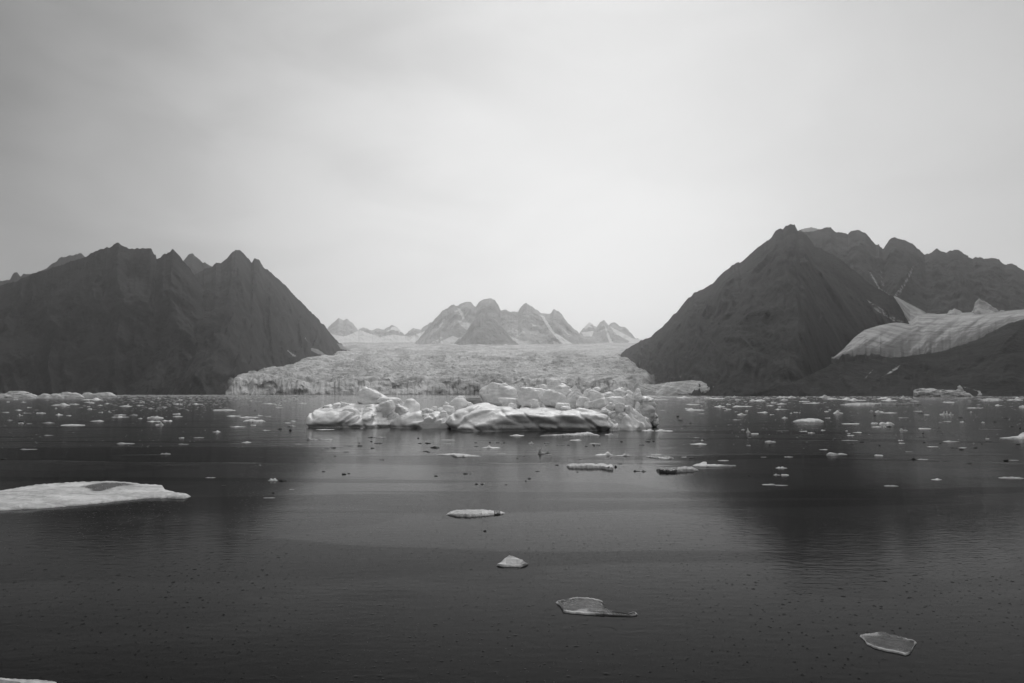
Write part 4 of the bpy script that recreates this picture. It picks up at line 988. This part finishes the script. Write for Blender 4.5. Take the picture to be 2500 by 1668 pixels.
cat_region(2000, 930, 4.7, [(0, 130, 187, 30, 'W', (0.5,)), (85, 215, 208, 14), (215, 400, 212, 22, 'W', (0.6,)), (330, 540, 222, 26, 'W', (0.3,)), (650, 830, 200, 18), (710, 900, 225, 26, 'W', (0.5,)), (920, 1005, 198, 30, 'W', (0.5,)), (990, 1070, 207, 10), (2160, 2340, 219, 9), (2240, 2340, 198, 16, 'W', (0.3,)), (1680, 1880, 309, 9), (2010, 2105, 280, 14), (2290, 2420, 302, 26, 'W'), (160, 275, 370, 32, 'W', (0.4,)), (640, 740, 355, 26, 'W', (0.3,)), (700, 900, 366, 10), (580, 620, 348, 14, 'G'),
 (1380, 1435, 386, 30, 'W', (0.8,)), (1420, 1480, 386, 46, 'W', (0.2, 0.8)), (1485, 1540, 388, 30, 'W', (0.5,)), (675, 865, 497, 32, 'W', (0.2, 0.7)), (598, 680, 486, 10), (600, 720, 527, 12, 'W', (0.6,)), (730, 770, 528, 28, 'W', (0.4,)), (775, 830, 525, 10, 'D'), (255, 465, 492, 14, 'W', (0.9,)), (345, 405, 474, 9, 'D'), (920, 975, 567, 36, 'W', (0.4,)), (970, 1020, 566, 10), (635, 735, 857, 14), (740, 910, 1210, 14, 'G'), (1280, 1410, 1135, 18, 'W', (0.6,)), (1045, 1110, 900, 18, 'D'), (1130, 1245, 903, 9, 'G'), (1690, 1755, 948, 10, 'D'),
 (2110, 2175, 918, 18, 'D'), (2175, 2290, 910, 6, 'G'), (2060, 2350, 1122, 22, 'G'), (1505, 1600, 768, 8, 'D'), (1600, 1690, 767, 8), (1760, 1815, 768, 11, 'D'), (1240, 1375, 755, 6), (900, 970, 682, 8), (910, 985, 714, 5), (1420, 1610, 697, 14, 'G', (0.4,)), (1900, 1980, 693, 10, 'D'), (2255, 2310, 727, 12, 'D'), (1035, 1150, 230, 6), (1420, 1560, 246, 24, 'W', (0.1,)), (1080, 1185, 346, 7), (1200, 1265, 388, 7), (385, 495, 591, 9), (320, 400, 625, 6), (325, 360, 603, 6), (900, 1030, 421, 5, 'G'), (1420, 1520, 465, 12, 'G', (0.8,)), (1610, 1665, 470, 14, 'W', (0.7,)), (1140, 1290, 548, 9),
 (990, 1070, 811, 8, 'G'), (1375, 1405, 717, 7, 'D'), (1120, 1250, 642, 7, 'D'), (245, 450, 682, 6, 'G'), (145, 215, 668, 6, 'D'), (680, 705, 741, 8, 'D'), (0, 100, 788, 7), (15, 75, 565, 10), (60, 130, 424, 10), (60, 110, 350, 7), (105, 140, 332, 10), (1810, 2110, 560, 7, 'D')])
rs = np.random.RandomState(5)
# a few dozen more crumbs where the photo is strewn with ones too small to trace singly
for q in range(26):
    CAT.append((0, 0, 0, 0, 'R', ()))
CAT = [c for c in CAT if c[4] != 'R']
for (xa, xb, ya, yb_, nq, kinds) in ((300, 745, 972, 1000, 22, 'WWG'), (0, 300, 976, 1010, 10, 'WG'), (1640, 2060, 972, 1010, 14, 'WWG'), (1650, 1950, 1000, 1090, 14, 'GDW'), (2060, 2500, 1000, 1100, 22, 'GDDW'), (700, 1300, 1070, 1130, 12, 'D'), (1300, 1700, 1070, 1100, 6, 'D')):
    for q in range(nq):
        x = xa + (xb - xa) * rs.rand(); y = ya + (yb_ - ya) * rs.rand()
        w = 5 + 12 * rs.rand() ** 2
        CAT.append((x, x + w, y, 1.2 + 1.2 * rs.rand(), kinds[rs.randint(len(kinds))], ()))

def small_floe(x0, x1, yb, h, kind, peaks, seed):
    Yf = float(ydist(yb)); pxc = (x0 + x1) / 2
    rj = np.random.RandomState(seed)
    if not peaks and kind != 'D' and (x1 - x0) > 9 and rj.rand() < 0.55:
        peaks = tuple(0.1 + 0.8 * rj.rand(1 + rj.randint(2)))
    a = (x1 - x0) / 2 / FPX * Yf
    yt = yb - h
    if yt > YH + 3:
        b = min(a * 0.55, 0.5 * 0.8 * float(ydist(yt) - Yf))
    else:
        b = a * 0.45
    b = max(b, a * 0.16)
    Yc = Yf + b
    Hh = float(P(pxc, yt, Yc)[2])
    Hh = float(np.clip(Hh, 0.02 + 0.012 * a, 1.2 * a + 0.2))
    nr, na = (12, 40) if (x1 - x0) > 16 else (8, 26)
    r = np.linspace(0, 1, nr)[:, None] ** 0.8; th = np.linspace(0, 2 * np.pi, na, endpoint=False)[None, :]
    ct, st_ = np.cos(th), np.sin(th)
    out = 0.66 + 0.5 * fbm(ct * 1.4 + 9, st_ * 1.4 + seed, o=3, seed=seed) + 0.12 * np.abs(ct) ** 3
    x = r * ct * a * out * 0.98; y = r * st_ * b * out
    u = x / a
    body = np.clip(1 - r ** 3.2, 0, 1)
    n = fbm(x / (a * 0.3) + seed, y / (b * 0.7), o=5, seed=seed + 2, gain=0.65)
    if peaks:
        pk = 0
        for p_ in peaks:
            pk = np.maximum(pk, np.exp(-((u - (2 * p_ - 1)) / (0.26 + 0.1 * math.sin(seed))) ** 2) * (0.8 + 0.2 * math.cos(seed * 3 + p_ * 9)))
        z = Hh * body * (0.10 + 0.42 * n + 0.75 * pk * (0.5 + 0.9 * n))
    else:
        z = Hh * body ** 0.6 * (0.2 + 1.4 * n * n * 1.6)
    z = np.maximum(z, 0.0)
    z[-1] = -0.05
    V = np.stack([x + 0 * r, y + 0 * r, z], -1)
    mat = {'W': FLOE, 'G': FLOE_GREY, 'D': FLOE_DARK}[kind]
    nm = 'ice_floe' if kind != 'D' else 'ice_fragment'
    o = mesh_obj(nm, V, grid_faces(nr, na, wrap=True), mat)
    o.location = P(pxc, yb, Yf)[0] / Yf * Yc, Yc, 0.0
    return o, pxc, yb, x1 - x0, h

ANCH = [('the big iceberg', 1180, 1045), ('the towered far iceberg', 2305, 970), ('the left edge arch berg', 40, 972), ('the long snowy floe', 230, 1210), ('the white loaf shaped floe', 1440, 1145), ('the dark clear berg', 1650, 1150),
        ('the wing shaped floe', 1120, 1112), ('the broad lumpy floe', 1973, 1030), ('the black two humped floe', 2190, 989), ('the soft two humped floe', 620, 1031), ('the ice tongue', 1660, 966), ('the spindle shaped sliver', 1160, 1258), ('the horned white floe', 2480, 1070), ('the finned lump', 2043, 1111)]
items = []
for i, (x0, x1, yb, h, kind, pk) in enumerate(CAT):
    o, pxc, yy, w, hh = small_floe(x0, x1, yb, h, kind, pk, 100 + i)
    col = {'W': 'white', 'G': 'grey', 'D': 'black'}[kind]
    size = 'tiny' if w < 14 else 'small' if w < 30 else 'long'
    shape = 'peaked' if (pk and h > 3.5) else 'lumpy' if pk else 'flat'
    best = min(ANCH, key=lambda q: ((q[1] - pxc) / 2.2) ** 2 + ((q[2] - yy) * 2.5) ** 2 if q[0] != 'the big iceberg' else (max(0, abs(q[1] - pxc) - 400) / 2.2) ** 2 + ((q[2] - yy) * 2.5) ** 2)
    dx, dy = pxc - best[1], yy - best[2]
    half = 430 if best[0] == 'the big iceberg' else 40
    lat = 'left of' if dx < -half else 'right of' if dx > half else ''
    dep = 'in front and ' if dy > 14 else 'behind and ' if dy < -14 else ''
    rel = (dep + lat) if lat else ('in front of' if dy > 0 else 'behind')
    items.append([o, f'{size} {shape} {col} floe', rel + ' ' + best[0], math.hypot(dx, dy * 3), col, pxc])
ORD = ['nearest', 'second nearest', 'third nearest', 'fourth nearest', 'fifth nearest', 'sixth nearest', 'seventh nearest', 'eighth nearest', 'ninth nearest', 'tenth nearest']
byk = {}
for it in items:
    byk.setdefault((it[1], it[2]), []).append(it)
for (d_, r_), its in byk.items():
    its.sort(key=lambda q: q[3])
    for n_, it in enumerate(its):
        o = it[0]
        if len(its) == 1:
            lab = f'{d_} {r_}'
        elif n_ < 9:
            lab = f'{ORD[n_]} {d_} {r_}'
        else:
            lab = f'outermost {d_} {r_}'
        tag(o, lab, 'ice floe', {'white': 'white floes drifting over the fjord', 'grey': 'grey floes drifting over the fjord', 'black': 'black ice fragments drifting over the fjord'}[it[4]])

def brash():
    """the dense far belt of brash ice too fine to count"""
    rs = np.random.RandomState(77)
    Vs, Fs, off = [], [], 0
    na = 10
    th = np.linspace(0, 2 * np.pi, na, endpoint=False)
    def add(px, Y, a, b, hh):
        nonlocal off
        cx_ = P(px, 965, Y)[0]
        o_ = 0.7 + 0.5 * rs.rand(na)
        ring = np.stack([cx_ + np.cos(th) * a * o_, Y + np.sin(th) * b * o_, np.full(na, -0.05)], -1)
        mid = np.stack([cx_ + np.cos(th) * a * o_ * 0.6, Y + np.sin(th) * b * o_ * 0.6, hh * (0.5 + 0.5 * rs.rand(na))], -1)
        Vs.append(np.concatenate([ring, mid, [[cx_, Y, hh * 0.9]]]))
        for q in range(na):
            q2 = (q + 1) % na
            Fs.append((off + q, off + q2, off + na + q2, off + na + q))
            Fs.append((off + na + q, off + na + q2, off + 2 * na, off + 2 * na))
        off += 2 * na + 1
    for i in range(4200):
        u = rs.rand()
        px = (80 + 700 * rs.beta(2.2, 1.6)) if u < 0.62 else (1600 + 950 * rs.rand()) if u < 0.85 else (600 + 1200 * rs.rand())
        Y = 200 + 2230 * rs.rand() ** 1.2 if px < 900 else 230 + 980 * rs.rand() ** 0.8
        if 735 < px < 1615 and Y < 260: continue
        a = (1.5 + 5.0 * rs.rand() ** 2) / FPX * Y * 0.9
        add(px, Y, a, a * 0.6, (0.3 + 0.9 * rs.rand()) / FPX * Y * 0.9)
    for i in range(1100):
        px = -100 + 2700 * rs.rand(); yy = 985 + 110 * rs.rand() ** 1.6
        if 740 < px < 1610 and yy < 1062: continue
        Y = float(ydist(yy)); a = (0.8 + 2.0 * rs.rand()) / FPX * Y
        add(px, Y, a, a * 0.6, 0.5 / FPX * Y)
    V = np.concatenate(Vs)
    me = bpy.data.meshes.new('brash_ice')
    me.from_pydata(V.tolist(), [], [f if f[2] != f[3] else f[:3] for f in Fs]); me.materials.append(FLOE_GREY)
    me.update()
    o = bpy.data.objects.new('brash_ice', me); C.collection.objects.link(o)
    tag(o, 'fine brash ice crumbs strewn thick along the far shore', 'brash ice', kind='stuff')
brash()
